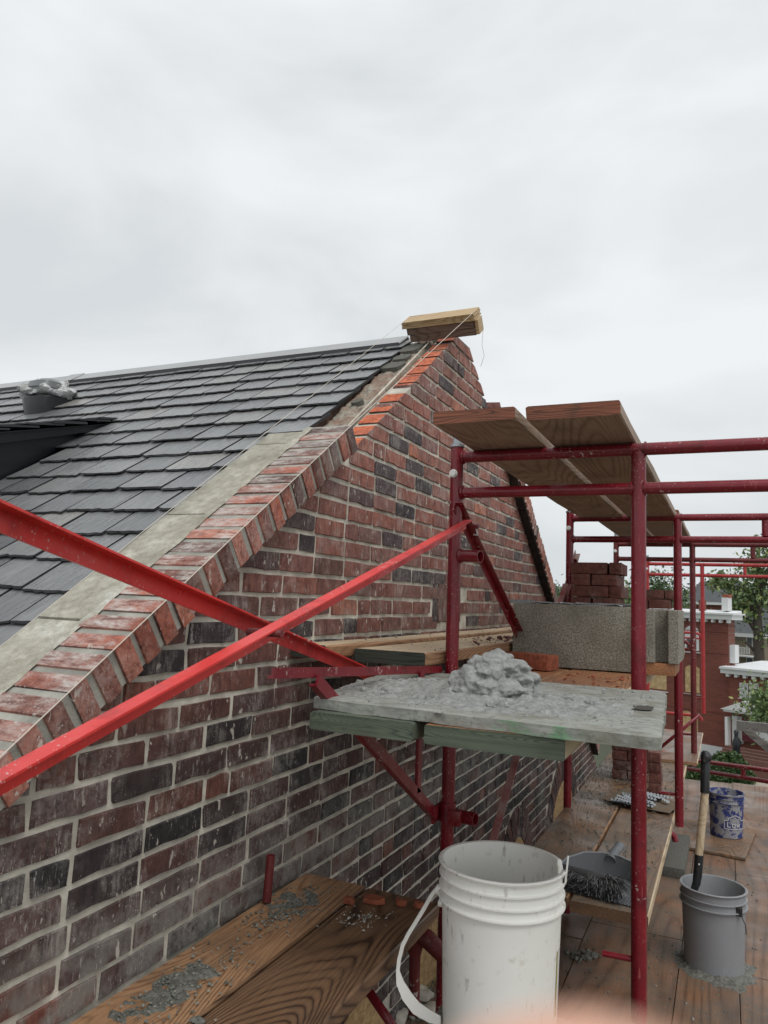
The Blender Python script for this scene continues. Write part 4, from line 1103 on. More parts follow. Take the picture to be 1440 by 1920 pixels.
# elbow pipe and lower brace under the near planks
e_ = empty('bent_pipe', 'dark red bent pipe elbow under the end of the lower planks', 'pipe', onY(2.2, 775, 1850))
bm = bmesh.new(); q0 = onY(2.2, 776, 1900); q1 = onY(2.2, 778, 1775); q2 = onY(2.2, 785, 1752); q3 = onY(2.2, 830, 1790); q4 = onY(2.3, 845, 1800)
tube(bm, [q0, q1.lerp(q0, .1)], .0165, 14); tube(bm, [q1+Vector((0, 0, -.02)), q1+Vector((.0, 0, .0)), q1.lerp(q2, .6)+Vector((0, 0, .012)), q2, q2.lerp(q3, .35)+Vector((0, 0, .008)), q3, q4], [.019, .0235, .027, .028, .026, .024, .023], 16)
build('pipe', bm, m_redold, e_, smooth=60)
e_ = empty('lower_brace', 'dark maroon strut slanting down under the lower planks', 'scaffold brace', onY(2.0, 735, 1920))
bm = bmesh.new(); a = onY(2.0, 680, 1842); b = onY(2.0, 735, 1922); tube(bm, [a-(b-a)*.2, b+(b-a)*1.2], .0125, 12); build('bar', bm, m_red, e_)
e_ = empty('wall_stub_pipe', 'short mortar crusted red pipe standing between wall and lower planks', 'pipe', (-1.195, 1.91, -.87))
bm = bmesh.new(); pipe(bm, onX(-1.19, 500, 1690), onX(-1.19, 508, 1603), .0125); build('pipe', bm, m_redold, e_, smooth=60)

# guard frame lying at the far end, with struts
e_ = empty('guard_rail', 'low double red guard rail crossing in front of the hedge', 'guard rail', onY(7.6, 1305, 1426))
A0, A1 = onY(8.1, 1240, 1417), onY(7.0, 1480, 1450); B0, B1 = onY(8.1, 1240, 1433), onY(7.0, 1480, 1472)
bm = bmesh.new(); tube(bm, [A0, A1], .019, 12); build('rail', bm, m_red, e_, smooth=40)
bm = bmesh.new(); tube(bm, [B0, B1], .019, 12); build('rail', bm, m_red, e_, smooth=40)
for (x_, y_, x2, y2) in ((1337, 1432, 1337, 1455), (1405, 1441, 1405, 1462)):
    t_ = (x_-1240)/240; pa = A0.lerp(A1, t_); pb = B0.lerp(B1, t_)
    bm = bmesh.new(); tube(bm, [pa, pb], .019, 10); build('strut', bm, m_red, e_, smooth=40)
e_ = empty('diagonal_strut', 'thin red diagonal strut low between the second and third frames', 'scaffold brace', onY(6.4, 1240, 1402))
bm = bmesh.new(); tube(bm, [onY(6.4, 1225, 1413), onY(6.4, 1312, 1340)], .013, 10); build('bar', bm, m_red, e_)
e_ = empty('base_tube', 'grimy brownish red tube crossing low behind the brick pile', 'pipe', onY(6.4, 1240, 1414))
bm = bmesh.new(); tube(bm, [onY(6.4, 1232, 1408), onY(6.4, 1275, 1418), onY(6.42, 1298, 1432)], .021, 12); tube(bm, [onY(6.42, 1298, 1425), onY(6.42, 1300, 1436)], .026, 12); build('bar', bm, m_redmort, e_, smooth=50)
# timber guard at far right
e_ = empty('timber_barrier', 'weathered grey timber rail with diagonal prop before the portico', 'barrier', onY(8.6, 1440, 1420))
bm = bmesh.new(); a, b = onY(8.6, 1381, 1360), onY(8.4, 1470, 1369); tt = (b-a).normalized()
m4 = Matrix((tt, Vector((0, 1, 0)), Vector((0, 0, 1)))).transposed().to_4x4(); m4.translation = a
B(bm, (0, 0, -.045), ((b-a).length, .04, .045), m4); build('rail', bm, m_grayw, e_)
bm = bmesh.new(); a, b = onY(8.65, 1394, 1364), onY(8.65, 1460, 1420); tt = (b-a).normalized(); m4 = Matrix((tt, Vector((0, 1, 0)), tt.cross(Vector((0, 1, 0))))).transposed().to_4x4(); m4.translation = a
B(bm, (0, 0, -.035), ((b-a).length, .035, .035), m4); build('prop', bm, m_grayw, e_)
bm = bmesh.new(); a = onY(8.5, 1462, 1368); B(bm, (a.x, a.y, DZ), (a.x+.09, a.y+.09, a.z+.1)); build('post', bm, m_grayw, e_)

# ------------------------------------------------------------------ planks
def plank(x0, x1, y0, y1, ztop, th, mats, label, group, name='scaffold_plank', split=True, skew=0, cat='plank'):
    """mats: top, end, side/bottom"""
    bm = bmesh.new(); ny = 10
    m4 = Matrix.Translation(((x0+x1)/2, y0, ztop)) @ Matrix.Rotation(skew, 4, 'Z')
    w_ = (x1-x0)/2; L = y1-y0
    rows = []
    for j in range(ny+1):
        s = L*j/ny; sag = .004*math.sin(math.pi*j/ny)
        jt = lambda q: random.gauss(0, q)
        e1 = .0045
        pr = [(-w_+e1, 0), (w_-e1, 0), (w_, -e1), (w_, -th+e1), (w_-e1, -th), (-w_+e1, -th), (-w_, -th+e1), (-w_, -e1)]
        rows.append([bm.verts.new(m4 @ Vector((a+jt(.0008), s+(jt(.002) if j in (0, ny) else 0), b-sag+jt(.0006)))) for a, b in pr])
    for a, b in zip(rows, rows[1:]):
        for k in range(8):
            f = bm.faces.new((a[k], a[(k+1) % 8], b[(k+1) % 8], b[k]))
            f.material_index = 0 if k in (0, 7) else (2 if k != 0 else 0)
    f = bm.faces.new(rows[0]); f.material_index = 1
    f = bm.faces.new(rows[-1][::-1]); f.material_index = 1
    fixn(bm); o_ = build(name, bm, mats, None, smooth=28, loc=Vector(((x0+x1)/2, (y0+y1)/2, ztop-th)))
    tag(o_, label, cat, group); return o_
G1 = 'planks laid across the tops of the scaffold frames'
pt = [m_plank, m_plankend, m_plankbtm]
plank(-.765, -.523, 1.985, 4.48, .537, .037, pt, 'top plank nearest the wall, its reddish end facing forward', G1)
plank(-.498, -.246, 2.01, 4.50, .541, .040, pt, 'top plank above the middle post, its thick reddish end facing forward', G1)
plank(-.72, -.49, 4.50, 6.62, .555, .037, pt, 'farther top plank toward the wall, between second and third frames', G1, skew=.0)
plank(-.47, -.236, 4.52, 6.62, .555, .037, pt, 'farther top plank on the outer side, between second and third frames', G1)
G2 = 'planks at the foot of the brick wall on the left'
plank(-1.215, -1.002, .25, 2.16, -.87, .040, [m_plank, m_plankdk, m_plankdk], 'lower plank against the wall strewn with mortar crumbs', G2)
plank(-.996, -.765, .25, 2.16, -.872, .042, [m_plankdk, m_plankdk, m_plankdk], 'darker wet lower plank with swirling grain and brick chips', G2)
G3 = 'pale planks along the wall behind the mortar board'
plank(-1.218, -1.098, 2.02, 4.9, -.152, .038, [m_plankpale, m_greendk, m_plank], 'pale plank touching the wall behind the mortar board', G3)
plank(-1.092, -.846, 2.20, 4.9, -.167, .042, [m_plankpale, m_greendk, m_plank], 'pale plank with dark green end just left of the near leg', G3)
G4 = 'planks under the mortar board and concrete blocks'
plank(-.857, -.607, 1.515, 2.33, -.262, .040, [m_green, m_green, m_green], 'green painted plank end under the left part of the mortar board', G4)
plank(-.583, -.289, 1.52, 4.7, -.262, .042, [m_plankor, m_green, m_plankpale], 'long green ended plank under the mortar board running back to the blocks', G4)
plank(-.795, -.590, 2.42, 4.7, -.264, .040, [m_plankor, m_green, m_plank], 'orange stained plank below the loose brick and concrete block', G4)
G5 = 'mud covered planks raised beside the wall'
plank(-.832, -.567, 3.07, 7.55, -1.12, .042, [m_plankled, m_plankdk, m_plank], 'mud covered raised plank on the wall side behind the dustpan', G5)
plank(-.555, -.272, 3.05, 6.0, -1.12, .042, [m_plankled, m_plankdk, m_plankpale], 'mud covered raised plank on the outer side with pale edge', G5)
plank(-.555, -.20, 6.02, 7.5, -1.10, .02, [m_deck, m_plank, m_plankpale], 'plywood offcut lying beyond the raised planks', G5)
# cribbing below raised planks
brick_obj('crib_block', (-.74, 3.15, DZ), size=(.09, .12, .535), mat=m_cmud, label='dark upright block propping the front of the raised planks', cat='block')
brick_obj('crib_block', (-.50, 4.6, DZ), size=(.09, .2, .535), mat=m_cmud, label='dark block hidden under the outer raised plank', cat='block')
brick_obj('crib_block', (-.6, 6.6, DZ), size=(.2, .2, .53), mat=m_cmud, label='far block propping the raised planks', cat='block')
bk = onZ(DZ, 1268, 1610)
brick_obj('timber_offcut', (bk.x+.0, bk.y, DZ), size=(.145, .80, .06), mat=m_cmud, label='dark flat timber offcut beside the raised planks', cat='offcut', rz=.0)
bk = onZ(DZ, 1340, 1572)
bm = bmesh.new(); B(bm, (bk.x-.26, bk.y-.42, DZ+.003), (bk.x+.25, bk.y+.35, DZ+.02), Matrix.Translation(bk) @ Matrix.Rotation(-.12, 4, 'Z') @ Matrix.Translation(-bk), bev=.002)
tag(build('wood_sheet', bm, m_plankled), 'thin muddy board lying under the blue bucket', 'board')

# ------------------------------------------------------------------ mortar board
FL = onZ(-.235, 584, 1306); FR = onZ(-.235, 1240, 1382); BR = onZ(-.235, 1249, 1297); BLc = Vector((-1.01, 2.335, -.235))
mb = empty('mortar_board', 'square grey plywood mortar board with green painted edge', 'mortar board', (-.5, 1.9, -.262))
bm = bmesh.new()
nu, nv = 40, 40; th = .026
top = [[None]*(nv+1) for _ in range(nu+1)]; bot = [[None]*(nv+1) for _ in range(nu+1)]
for i in range(nu+1):
    for j in range(nv+1):
        u, v = i/nu, j/nv
        p = FL.lerp(FR, u).lerp(BLc.lerp(BR, u), v)
        rg = .004 if (i in (0, nu) or j in (0, nv)) else .001
        # rounded corners
        cu = min(u, 1-u)*.8; cv = min(v, 1-v)*.85
        if cu < .02 and cv < .02: p = p+((FL+BR)*.5-p)*.012
        p = p+Vector((random.gauss(0, rg*.35), random.gauss(0, rg*.35), .002*noise.noise(Vector((u*9, v*9, 0)))))
        top[i][j] = bm.verts.new(p+Vector((0, 0, -.003 if (i in (0, nu) or j in (0, nv)) else 0)))
        bot[i][j] = bm.verts.new(p+Vector((0, 0, -th)))
for i in range(nu):
    for j in range(nv):
        bm.faces.new((top[i][j], top[i+1][j], top[i+1][j+1], top[i][j+1])); bm.faces.new((bot[i][j], bot[i][j+1], bot[i+1][j+1], bot[i+1][j]))
for i in range(nu):
    bm.faces.new((top[i][0], bot[i][0], bot[i+1][0], top[i+1][0])); bm.faces.new((top[i][nv], top[i+1][nv], bot[i+1][nv], bot[i][nv]))
for j in range(nv):
    bm.faces.new((top[0][j], top[0][j+1], bot[0][j+1], bot[0][j])); bm.faces.new((top[nu][j], bot[nu][j], bot[nu][j+1], top[nu][j+1]))
fixn(bm); build('board', bm, m_board, mb, smooth=40)
hc = onZ(-.233, 1208, 1328)
bm = bmesh.new()
vs = [bm.verts.new(hc+Vector((a*.021+random.gauss(0, .002), b*.042+random.gauss(0, .003), .0012))) for a, b in ((-1, -.8), (-.3, -1), (.6, -.9), (1, -.7), (1.05, .1), (.95, .8), (.2, 1), (-.5, .9), (-1.3, .8), (-1, .1))]
bm.faces.new(vs); build('gouge', bm, m_hole, mb)
# smeared mortar as a height field
pc = onZ(-.235, 922, 1312)
bm = bmesh.new(); nu, nv = 200, 170; g_ = [[None]*(nv+1) for _ in range(nu+1)]
for i in range(nu+1):
    for j in range(nv+1):
        x_ = -.93+.76*i/nu; y_ = 1.50+.80*j/nv
        dx, dy = x_-pc.x, y_-(pc.y+.02)
        d = math.sqrt((dx/.36)**2+(dy/.25)**2)
        dl = math.sqrt(((x_+.76)/.20)**2+((y_-1.88)/.24)**2)
        f = max(1-d, .8*(1-dl), -.5)
        nzv = noise.fractal(Vector((x_*16, y_*16, 0)), 1.0, 2.2, 5)
        rg = abs(noise.noise(Vector((x_*38, y_*38, 4))))
        h = .021*(f+.42*nzv)-.004+ (.009*rg if f > .1 else 0)
        h = max(h, -.008); e1 = min(i, nu-i, j, nv-j)/6
        if e1 < 1: h = min(h, .004)*e1-.006*(1-e1)
        g_[i][j] = bm.verts.new((x_, y_, -.2345+min(h, .03)))
for i in range(nu):
    for j in range(nv):
        q = (g_[i][j], g_[i+1][j], g_[i+1][j+1], g_[i][j+1])
        if max(v.co.z for v in q) > -.236: bm.faces.new(q)
for v in [v for v in bm.verts if not v.link_faces]: bm.verts.remove(v)
tag(build('mortar_smear', bm, m_wet, smooth=180), 'thin wet mortar smeared over the board around the heap', 'mortar', kind='stuff')
# the heap
random.seed(21)
bm = bmesh.new()
cl = []
for i in range(64):
    th_ = random.uniform(0, 6.28); rr = math.sqrt(random.random())
    cxp = pc.x-.012+(.092*rr*math.cos(th_)); cyp = pc.y+.055+.08*rr*math.sin(th_); czp = -.228+.088*(1-rr**1.7)*random.uniform(.2, 1)
    cl.append((Vector((cxp, cyp, czp)), random.uniform(.016, .040)))
for i in range(40):
    th_ = random.uniform(0, 6.28); rr = random.uniform(.95, 1.7)
    cl.append((Vector((pc.x+.105*rr*math.cos(th_), pc.y+.05+.08*rr*math.sin(th_), -.230)), random.uniform(.006, .020)))
for c_, r_ in cl:
    r2 = bmesh.ops.create_icosphere(bm, subdivisions=4, radius=1, matrix=Matrix.Identity(4))
    off = random.uniform(0, 50); ax = Vector((random.uniform(.8, 1.35), random.uniform(.8, 1.3), random.uniform(.6, .95)))
    for v in r2['verts']:
        p = v.co.copy()
        q = .92+.5*noise.noise(p*1.1+Vector((off, 0, 0)))+.34*(.5-abs(noise.noise(p*2.4+Vector((0, off, 0)))))+.16*noise.noise(p*5+Vector((off, off, 0)))+.07*noise.noise(p*13+Vector((off, 0, 0)))-.12*abs(noise.noise(p*9+Vector((off, 0, off))))
        p = Vector((p.x*ax.x, p.y*ax.y, p.z*ax.z))*q*r_
        v.co = c_+p
        if v.co.z < -.237: v.co.z = -.237
for f in bm.faces: f.smooth = True
hp_ = build('mortar_heap', bm, m_wet)
rm_ = hp_.modifiers.new('Remesh', 'REMESH'); rm_.mode = 'VOXEL'; rm_.voxel_size = .0028; rm_.use_smooth_shade = True
sm_ = hp_.modifiers.new('Smooth', 'SMOOTH'); sm_.factor = .5; sm_.iterations = 2
tag(hp_, 'lumpy heap of wet grey mortar on the board', 'mortar')

random.seed(77)
it = []
for i in range(240):
    a_ = random.uniform(0, 6.28); q_ = random.uniform(.9, 2.6)
    x_ = pc.x-.03+.11*q_*math.cos(a_)*(1.25 if math.cos(a_) < 0 else .9); y_ = pc.y+.05+.075*q_*math.sin(a_)
    if -.90 < x_ < -.15 and 1.55 < y_ < 2.28: it.append((Vector((x_, y_, -.231)), random.uniform(.003, .013)*(1.3 if random.random() < .2 else 1), .7))
tag(crumb_mesh('mortar_scraps', it, m_wet), 'ragged scraps of wet mortar thrown round the heap', 'mortar', kind='stuff')
# ------------------------------------------------------------------ concrete blocks and brick stacks
cb = empty('concrete_block', 'large grey concrete block lying lengthwise behind the middle post', 'concrete block', (-.56, 3.2, -.263), 'concrete blocks on the upper planks')
bm = bmesh.new(); B(bm, (-.829, 3.18, -.262), (-.318, 3.37, -.004), bev=.004, jit=.002); build('block_body', bm, m_cmu, cb, smooth=30)
cb = empty('concrete_block', 'concrete block standing right of the middle post with ribbed end', 'concrete block', (-.24, 3.25, -.22), 'concrete blocks on the upper planks')
bm = bmesh.new()
pl = [(-.308, 3.14), (-.256, 3.14), (-.250, 3.20), (-.212, 3.20), (-.206, 3.14), (-.166, 3.14), (-.166, 3.52), (-.308, 3.52)]
z0, z1 = -.215, -.008
a = [bm.verts.new((p[0], p[1], z0)) for p in pl]; b = [bm.verts.new((p[0], p[1], z1)) for p in pl]
bm.faces.new(a); bm.faces.new(b)
for k in range(8): bm.faces.new((a[k], a[(k+1) % 8], b[(k+1) % 8], b[k]))
fixn(bm); bmesh.ops.bevel(bm, geom=list(bm.edges), offset=.003, segments=1, affect='EDGES'); build('block_body', bm, m_cmu, cb, smooth=30)
brick_obj('wood_spacer', (-.24, 3.3, -.262), size=(.12, .3, .046), mat=m_plankor, label='wood spacer under the ribbed concrete block', cat='spacer')
bm = bmesh.new()
for k in range(7):
    a = onZ(.002, 1085+k*14, 1137); B(bm, (-.06, -.02, 0), (.05, .02, .006), Matrix.Translation((-.80+k*.072, 3.24+random.uniform(-.02, .03), -.003+random.uniform(0, .004))) @ Matrix.Rotation(random.uniform(-.4, .4), 4, 'Z'), jit=.006)
tag(build('slate_scrap', bm, m_slate), 'flat dark slate scraps scattered on top of the long block', 'slate scraps', kind='stuff')

def stack(label, ox, oy, oz, n, w2=2, depth=2, mat=None, group='stacks of spare bricks on the planks', top2=False, yaw=0, half=False):
    s_ = empty('brick_stack', label, 'brick stack', (ox, oy, oz), group)
    M0 = Matrix.Translation((ox, oy, oz)) @ Matrix.Rotation(yaw, 4, 'Z')
    for k in range(n):
        z_ = k*.0605
        off = random.uniform(-.006, .006)
        if k % 2:
            ps = [(0-.075, 0, 0), (.13-.0, .0, 0)]
            lay = [(-.038, -.0, 0, .203), (.105, -.0, 0, .075)]
            lay = [(0.0+off, 0, .225), (.155+off, .0, .075)]
        else:
            lay = [(-.055+off, 0, .115), (.085+off, 0, .155)]
        if half: lay = [(off, 0, .09)]
        for (cx_, cy_, ln) in [(a*.84, b, c*.84) for a, b, c in lay]:
            for d_ in range(depth):
                bm = bmesh.new(); jx, jy = random.gauss(0, .002), random.gauss(0, .003)
                B(bm, (cx_-ln/2+jx, cy_+d_*.098+jy, z_+.001), (cx_+ln/2+jx-.003, cy_+d_*.098+.092+jy, z_+.0585), M0 @ Matrix.Rotation(random.gauss(0, .012), 4, 'Z'), bev=.003, jit=.0018)
                build('brick', bm, mat or m_stackb, s_, smooth=30)
    return s_
random.seed(4)
q = onY(4.0, 1116, 1050)
stack('tall stack of reddish spare bricks behind the long concrete block', -.64, 4.0, -.262, 8, depth=3)
q0 = onY(5.1, 1216, 1105); stack('shorter stack of dark bricks right of the middle post', q0.x, 5.1, q0.z-.0605*6, 6, mat=m_stackb)
stack('brick pile crusted with mortar low behind the middle post', -.60, 5.26, -1.12, 5, depth=2)
stack('narrow brick pile beside the mortar crusted pile', -.405, 4.98, -1.12, 4, depth=1, half=True)
bm = bmesh.new(); B(bm, (-.25, 4.95, q0.z-.0605*6-.05), (-.6, 5.35, q0.z-.0605*6-.002)); tag(build('stack_board', bm, m_plankpale), 'short board carrying the dark brick stack', 'board')
qq = onZ(-.265, 985, 1256)
brick_obj('orange_brick', (qq.x+.01, qq.y+.06, -.263), rz=-.25, mat=m_chip, size=(.19, .10, .06), label='single orange brick beside the mortar heap', cat='brick')

# ------------------------------------------------------------------ buckets
def bucket_mesh(parent, c_, s, mat, rib=True, nseg=64, notch=None, fill=None, ribs=((.030, .008), (.058, .008), (.083, .009))):
    H, Rt, Rb = .37*s, .150*s, .131*s
    prof = []  # (r, z) outside from the bottom up
    prof += [(Rb-.006, 0), (Rb, .006)]
    zr = H-.095*s
    prof += [(Rb+(Rt-.008*s-Rb)*.75, zr-.004)]
    for z_, w_ in sorted(ribs, key=lambda t: -t[0]):
        zz = H-z_*s; r0 = Rt-.010*s
        prof += [(r0, zz-.0042*s), (r0+w_*s, zz-.0030*s), (r0+w_*s, zz), (r0+.002*s, zz+.0016*s)]
    prof += [(Rt-.008*s, H-.008*s), (Rt-.001*s, H-.0075*s), (Rt+.001*s, H-.003*s), (Rt-.003*s, H), (Rt-.010*s, H-.001*s), (Rt-.0125*s, H-.01*s)]
    prof += [(Rt-.016*s, H-.10*s), (Rb-.008, .02*s)]
    bm = bmesh.new(); rings = []
    for r_, z_ in prof:
        rings.append([bm.verts.new((c_[0]+r_*math.cos(k*2*math.pi/nseg), c_[1]+r_*math.sin(k*2*math.pi/nseg), c_[2]+z_)) for k in range(nseg)])
    if notch:
        for ri, (r_, z_) in enumerate(prof):
            if z_ > H-.03*s:
                for k in range(nseg):
                    th_ = k*2*math.pi/nseg
                    d = abs((th_-notch+math.pi) % (2*math.pi)-math.pi)
                    if d < .16: rings[ri][k].co.z = min(rings[ri][k].co.z, c_[2]+H-.030*s-(.004*math.sin(d*60)) + (z_-H)*.15)
    for a, b in zip(rings, rings[1:]):
        for k in range(nseg): bm.faces.new((a[k], a[(k+1) % nseg], b[(k+1) % nseg], b[k]))
    bm.faces.new(rings[-1]); bm.faces.new(rings[0][::-1]); fixn(bm)
    return build('bucket_body', bm, mat, parent, smooth=35)
# white bucket
wc = ray(941, 1613)*1.79
wb = empty('white_bucket', 'large dirty white plastic bucket with broken rim in the foreground', 'bucket', (wc.x, wc.y, wc.z-.37))
c_ = (wc.x, wc.y, wc.z-.37)
bucket_mesh(wb, c_, 1.0, m_white, notch=math.radians(20))
# torn rim flap
a0_ = math.radians(8); base = Vector((wc.x+.146*math.cos(a0_), wc.y+.146*math.sin(a0_), wc.z-.03))
bm = bmesh.new()
for k, (w_, h_, o_) in enumerate(()): pass
fl = [(0, -.0), (.022, .0), (.022, .02), (.015, .042), (.006, .062), (.0, .045), (-.003, .02)]
tdir = Vector((-math.sin(a0_), math.cos(a0_), 0)); ndir = Vector((math.cos(a0_), math.sin(a0_), 0))
va = [bm.verts.new(base+tdir*(u-.012)+Vector((0, 0, v))+ndir*(.004+.1*v)) for u, v in fl]; vb = [bm.verts.new(v.co-ndir*.004) for v in va]
bm.faces.new(va); bm.faces.new(vb[::-1])
for k in range(len(fl)): bm.faces.new((va[k], vb[k], vb[(k+1) % len(fl)], va[(k+1) % len(fl)]))
fixn(bm); build('torn_flap', bm, m_white, wb, smooth=30)
for (a_, b_, mm_) in ((-31, -24, m_fwhite), (-24, -22.5, m_doorred), (-33.5, -31, m_lab)):
    bm = bmesh.new(); prev = None
    for i in range(5):
        th_ = math.radians(a_+(b_-a_)*i/4+26); row_ = []
        for z_ in (.06, .20):
            rr = .131+(.142-.131)*.75*(z_/.275)+.0012; row_.append(bm.verts.new((wc.x+rr*math.cos(th_), wc.y+rr*math.sin(th_), wc.z-.37+z_)))
        if prev: bm.faces.new((prev[0], row_[0], row_[1], prev[1]))
        prev = row_
    build('label_strip', bm, mm_, wb)
# lug and hanging handle strap
lug = onY(wc.y-.02, 824, 1668)
bm = bmesh.new(); tube(bm, [lug+Vector((.012, 0, 0)), lug+Vector((-.006, 0, 0))], [.014, .012], 12); tube(bm, [lug+Vector((.01, 0, -.03)), lug+Vector((.0, 0, -.03))], .009, 10); build('handle_lug', bm, m_white, wb, smooth=40)
hp = [(822, 1662), (808, 1680), (797, 1700), (780, 1728), (765, 1752), (755, 1772), (748, 1800), (746, 1820), (750, 1842), (763, 1868), (780, 1890), (805, 1906), (826, 1914)]
pts = [onY(wc.y-.02-.004*i, *p) for i, p in enumerate(hp)]
bm = bmesh.new(); n_ = len(pts); prev = None
for i, p in enumerate(pts):
    t_ = (pts[min(i+1, n_-1)]-pts[max(i-1, 0)]).normalized(); sd_ = t_.cross(FWD).normalized()
    tw = 0 if i < 8 else min(1, (i-7)/2)
    w_ = .0045+ (.010*math.sin(math.pi*(i-7)/6) if 7 < i < 13 else 0); n2_ = t_.cross(sd_)
    row_ = [bm.verts.new(p+sd_*a*w_+n2_*b*.002) for a, b in ((-1, -1), (1, -1), (1, 1), (-1, 1))]
    if prev:
        for k in range(4): bm.faces.new((prev[k], row_[k], row_[(k+1) % 4], prev[(k+1) % 4]))
    prev = row_
fixn(bm); build('handle', bm, m_white, wb, smooth=60)
for k in range(3):
    brick_obj('concrete_block', (wc.x, wc.y, DZ+.24*k), size=(.30, .22, .236), mat=m_cmu, label=('bottom', 'middle', 'topmost')[k]+' concrete block under the white bucket, below the picture', cat='concrete block')
# grey bucket
gc = ray(1337, 1659)*3.64
gb = empty('grey_bucket', 'grey plastic bucket holding a handled tool on the deck', 'bucket', (gc.x, gc.y, DZ))
bucket_mesh(gb, (gc.x, gc.y, DZ), (gc.z-DZ)/.37, m_gray, ribs=((.042, .010), (.075, .012)))
bm = bmesh.new(); r2 = bmesh.ops.create_circle(bm, cap_ends=True, radius=.133, segments=32, matrix=Matrix.Translation((gc.x, gc.y, gc.z-.10))); build('bucket_contents', bm, m_wet, gb)
bm = bmesh.new()
a = onY(gc.y-.10, 1386, 1710); b = onY(gc.y-.12, 1398, 1735); c2 = onY(gc.y-.12, 1399, 1752); tube(bm, [a, a.lerp(b, .5), b, c2], .0022, 6); B(bm, (a.x-.014, a.y-.006, a.z-.02), (a.x+.014, a.y+.02, a.z+.02), bev=.003); build('handle', bm, m_black, gb)
# tool in the bucket
tl = empty('handled_tool', 'wooden handled mixing tool with black grip standing in the grey bucket', 'tool', onY(gc.y-.02, 1310, 1690))
tp = lambda x_, y_: onY(gc.y-.02, x_, y_)
bm = bmesh.new(); tube(bm, [tp(1310, 1606), tp(1322, 1484)], .0185, 16); build('shaft', bm, m_plankpale, tl, smooth=60)
bm = bmesh.new(); tube(bm, [tp(1321.5, 1486), tp(1323, 1412), tp(1323.2, 1408)], [.0215, .0215, .012], 16); build('grip', bm, m_black, tl, smooth=50)
bm = bmesh.new(); bmesh.ops.create_uvsphere(bm, u_segments=16, v_segments=10, radius=.027, matrix=Matrix.Translation(tp(1324, 1420))); tube(bm, [tp(1324, 1422)+Vector((0, -.02, -.004)), tp(1324, 1422)+Vector((0, -.029, -.004))], .014, 12); build('grip_end', bm, m_black, tl, smooth=60)
bm = bmesh.new(); tube(bm, [tp(1311, 1602), tp(1308, 1640), tp(1306, 1655), tp(1300, 1672), tp(1290, 1684)], [.0205, .0205, .019, .016, .013], 14); build('socket', bm, m_black, tl, smooth=50)
bm = bmesh.new(); tube(bm, [tp(1311, 1618)+Vector((0, -.02, 0)), tp(1311, 1618)+Vector((0, -.024, 0))], .004, 8); build('rivet', bm, m_bolt, tl)
# blue bucket
bc = ray(1361, 1472); bc = bc*((6.45)/bc.y)
ub = empty('blue_bucket', 'mortar splashed blue bucket with white house shaped emblem', 'bucket', (bc.x, bc.y, DZ+.02))
sb = .86; bz = bc.z-.37*sb
bucket_mesh(ub, (bc.x, bc.y, DZ+.02), (bc.z-DZ-.02)/.37*1.0 if False else sb*1.0, m_blue, ribs=((.042, .010), (.075, .012)))
Hb = .37*sb
bm = bmesh.new(); bmesh.ops.create_circle(bm, cap_ends=True, radius=.112, segments=32, matrix=Matrix.Translation((bc.x, bc.y, DZ+.02+Hb-.09))); build('bucket_contents', bm, m_crumb, ub)
bm = bmesh.new(); tube(bm, [Vector((bc.x, bc.y, DZ+.02+Hb-.012)), Vector((bc.x, bc.y, DZ+.02+Hb-.003))], .1305, 48, cap=False); build('rim_band', bm, m_gray, ub, smooth=60)
# emblem: outlined gabled shape with letters, wrapped on the bucket
def wrap(u, v, r_off=.0012):
    """u metres round the side, v height; centre faces right-front"""
    z_ = DZ+.02+v; r_ = (.131+(.019)*(v/Hb)*.9)*sb+r_off
    th0 = math.atan2(-bc.y, -bc.x)+math.radians(30); th_ = th0+u/r_
    return Vector((bc.x+r_*math.cos(th_), bc.y+r_*math.sin(th_), z_))
bm = bmesh.new()
def seg(p, q, w_=.006):
    p, q = Vector(p), Vector(q); d_ = (q-p).normalized(); n_ = Vector((-d_.y, d_.x))*w_/2
    k = max(1, int((q-p).length/.012))
    for i in range(k):
        a = p.lerp(q, i/k); b = p.lerp(q, (i+1)/k)
        bm.faces.new([bm.verts.new(wrap(t_.x, t_.y)) for t_ in (a-n_, b-n_, b+n_, a+n_)])
ol = [(-.075, .075), (-.075, .135), (-.05, .135), (-.05, .152), (0, .175), (.05, .152), (.05, .135), (.085, .135), (.085, .075)]
for a, b in zip(ol, ol[1:]+ol[:1]): seg(a, b)
for a, b in (((-.055, .125), (-.055, .088)), ((-.055, .090), (-.030, .090)), ((-.02, .112), (-.02, .09)), ((-.02, .09), (0, .09)), ((0, .09), (0, .112)), ((0, .112), (-.02, .112)),
             ((.012, .112), (.018, .09)), ((.018, .09), (.025, .105)), ((.025, .105), (.032, .09)), ((.032, .09), (.038, .112))): seg(a, b, .007)
build('printed_emblem', bm, m_logo, ub)

# ------------------------------------------------------------------ dustpan with brush
dp = empty('dustpan', 'dark grey plastic dustpan lying on the raised planks', 'dustpan', (-.47, 3.3, -1.12))
Dm = Matrix.Translation((-.475, 3.235, -1.117)) @ Matrix.Rotation(-.13, 4, 'Z')
bm = bmesh.new()
ol = [(-.165, -.12), (.165, -.12), (.168, .0), (.15, .07), (.10, .135), (.03, .165), (-.03, .165), (-.10, .135), (-.15, .07), (-.168, .0)]
hts = [.004, .004, .035, .06, .075, .08, .08, .075, .06, .035]
base = [bm.verts.new(Dm @ Vector((x_, y_, .001))) for x_, y_ in ol]; bm.faces.new(base)
b2_ = [bm.verts.new(Dm @ Vector((x_*1.03, y_*1.03+.003, h_))) for (x_, y_), h_ in zip(ol, hts)]
b3_ = [bm.verts.new(Dm @ Vector((x_*1.03*1.03, y_*1.06+.004, h_+.001))) for (x_, y_), h_ in zip(ol, hts)]
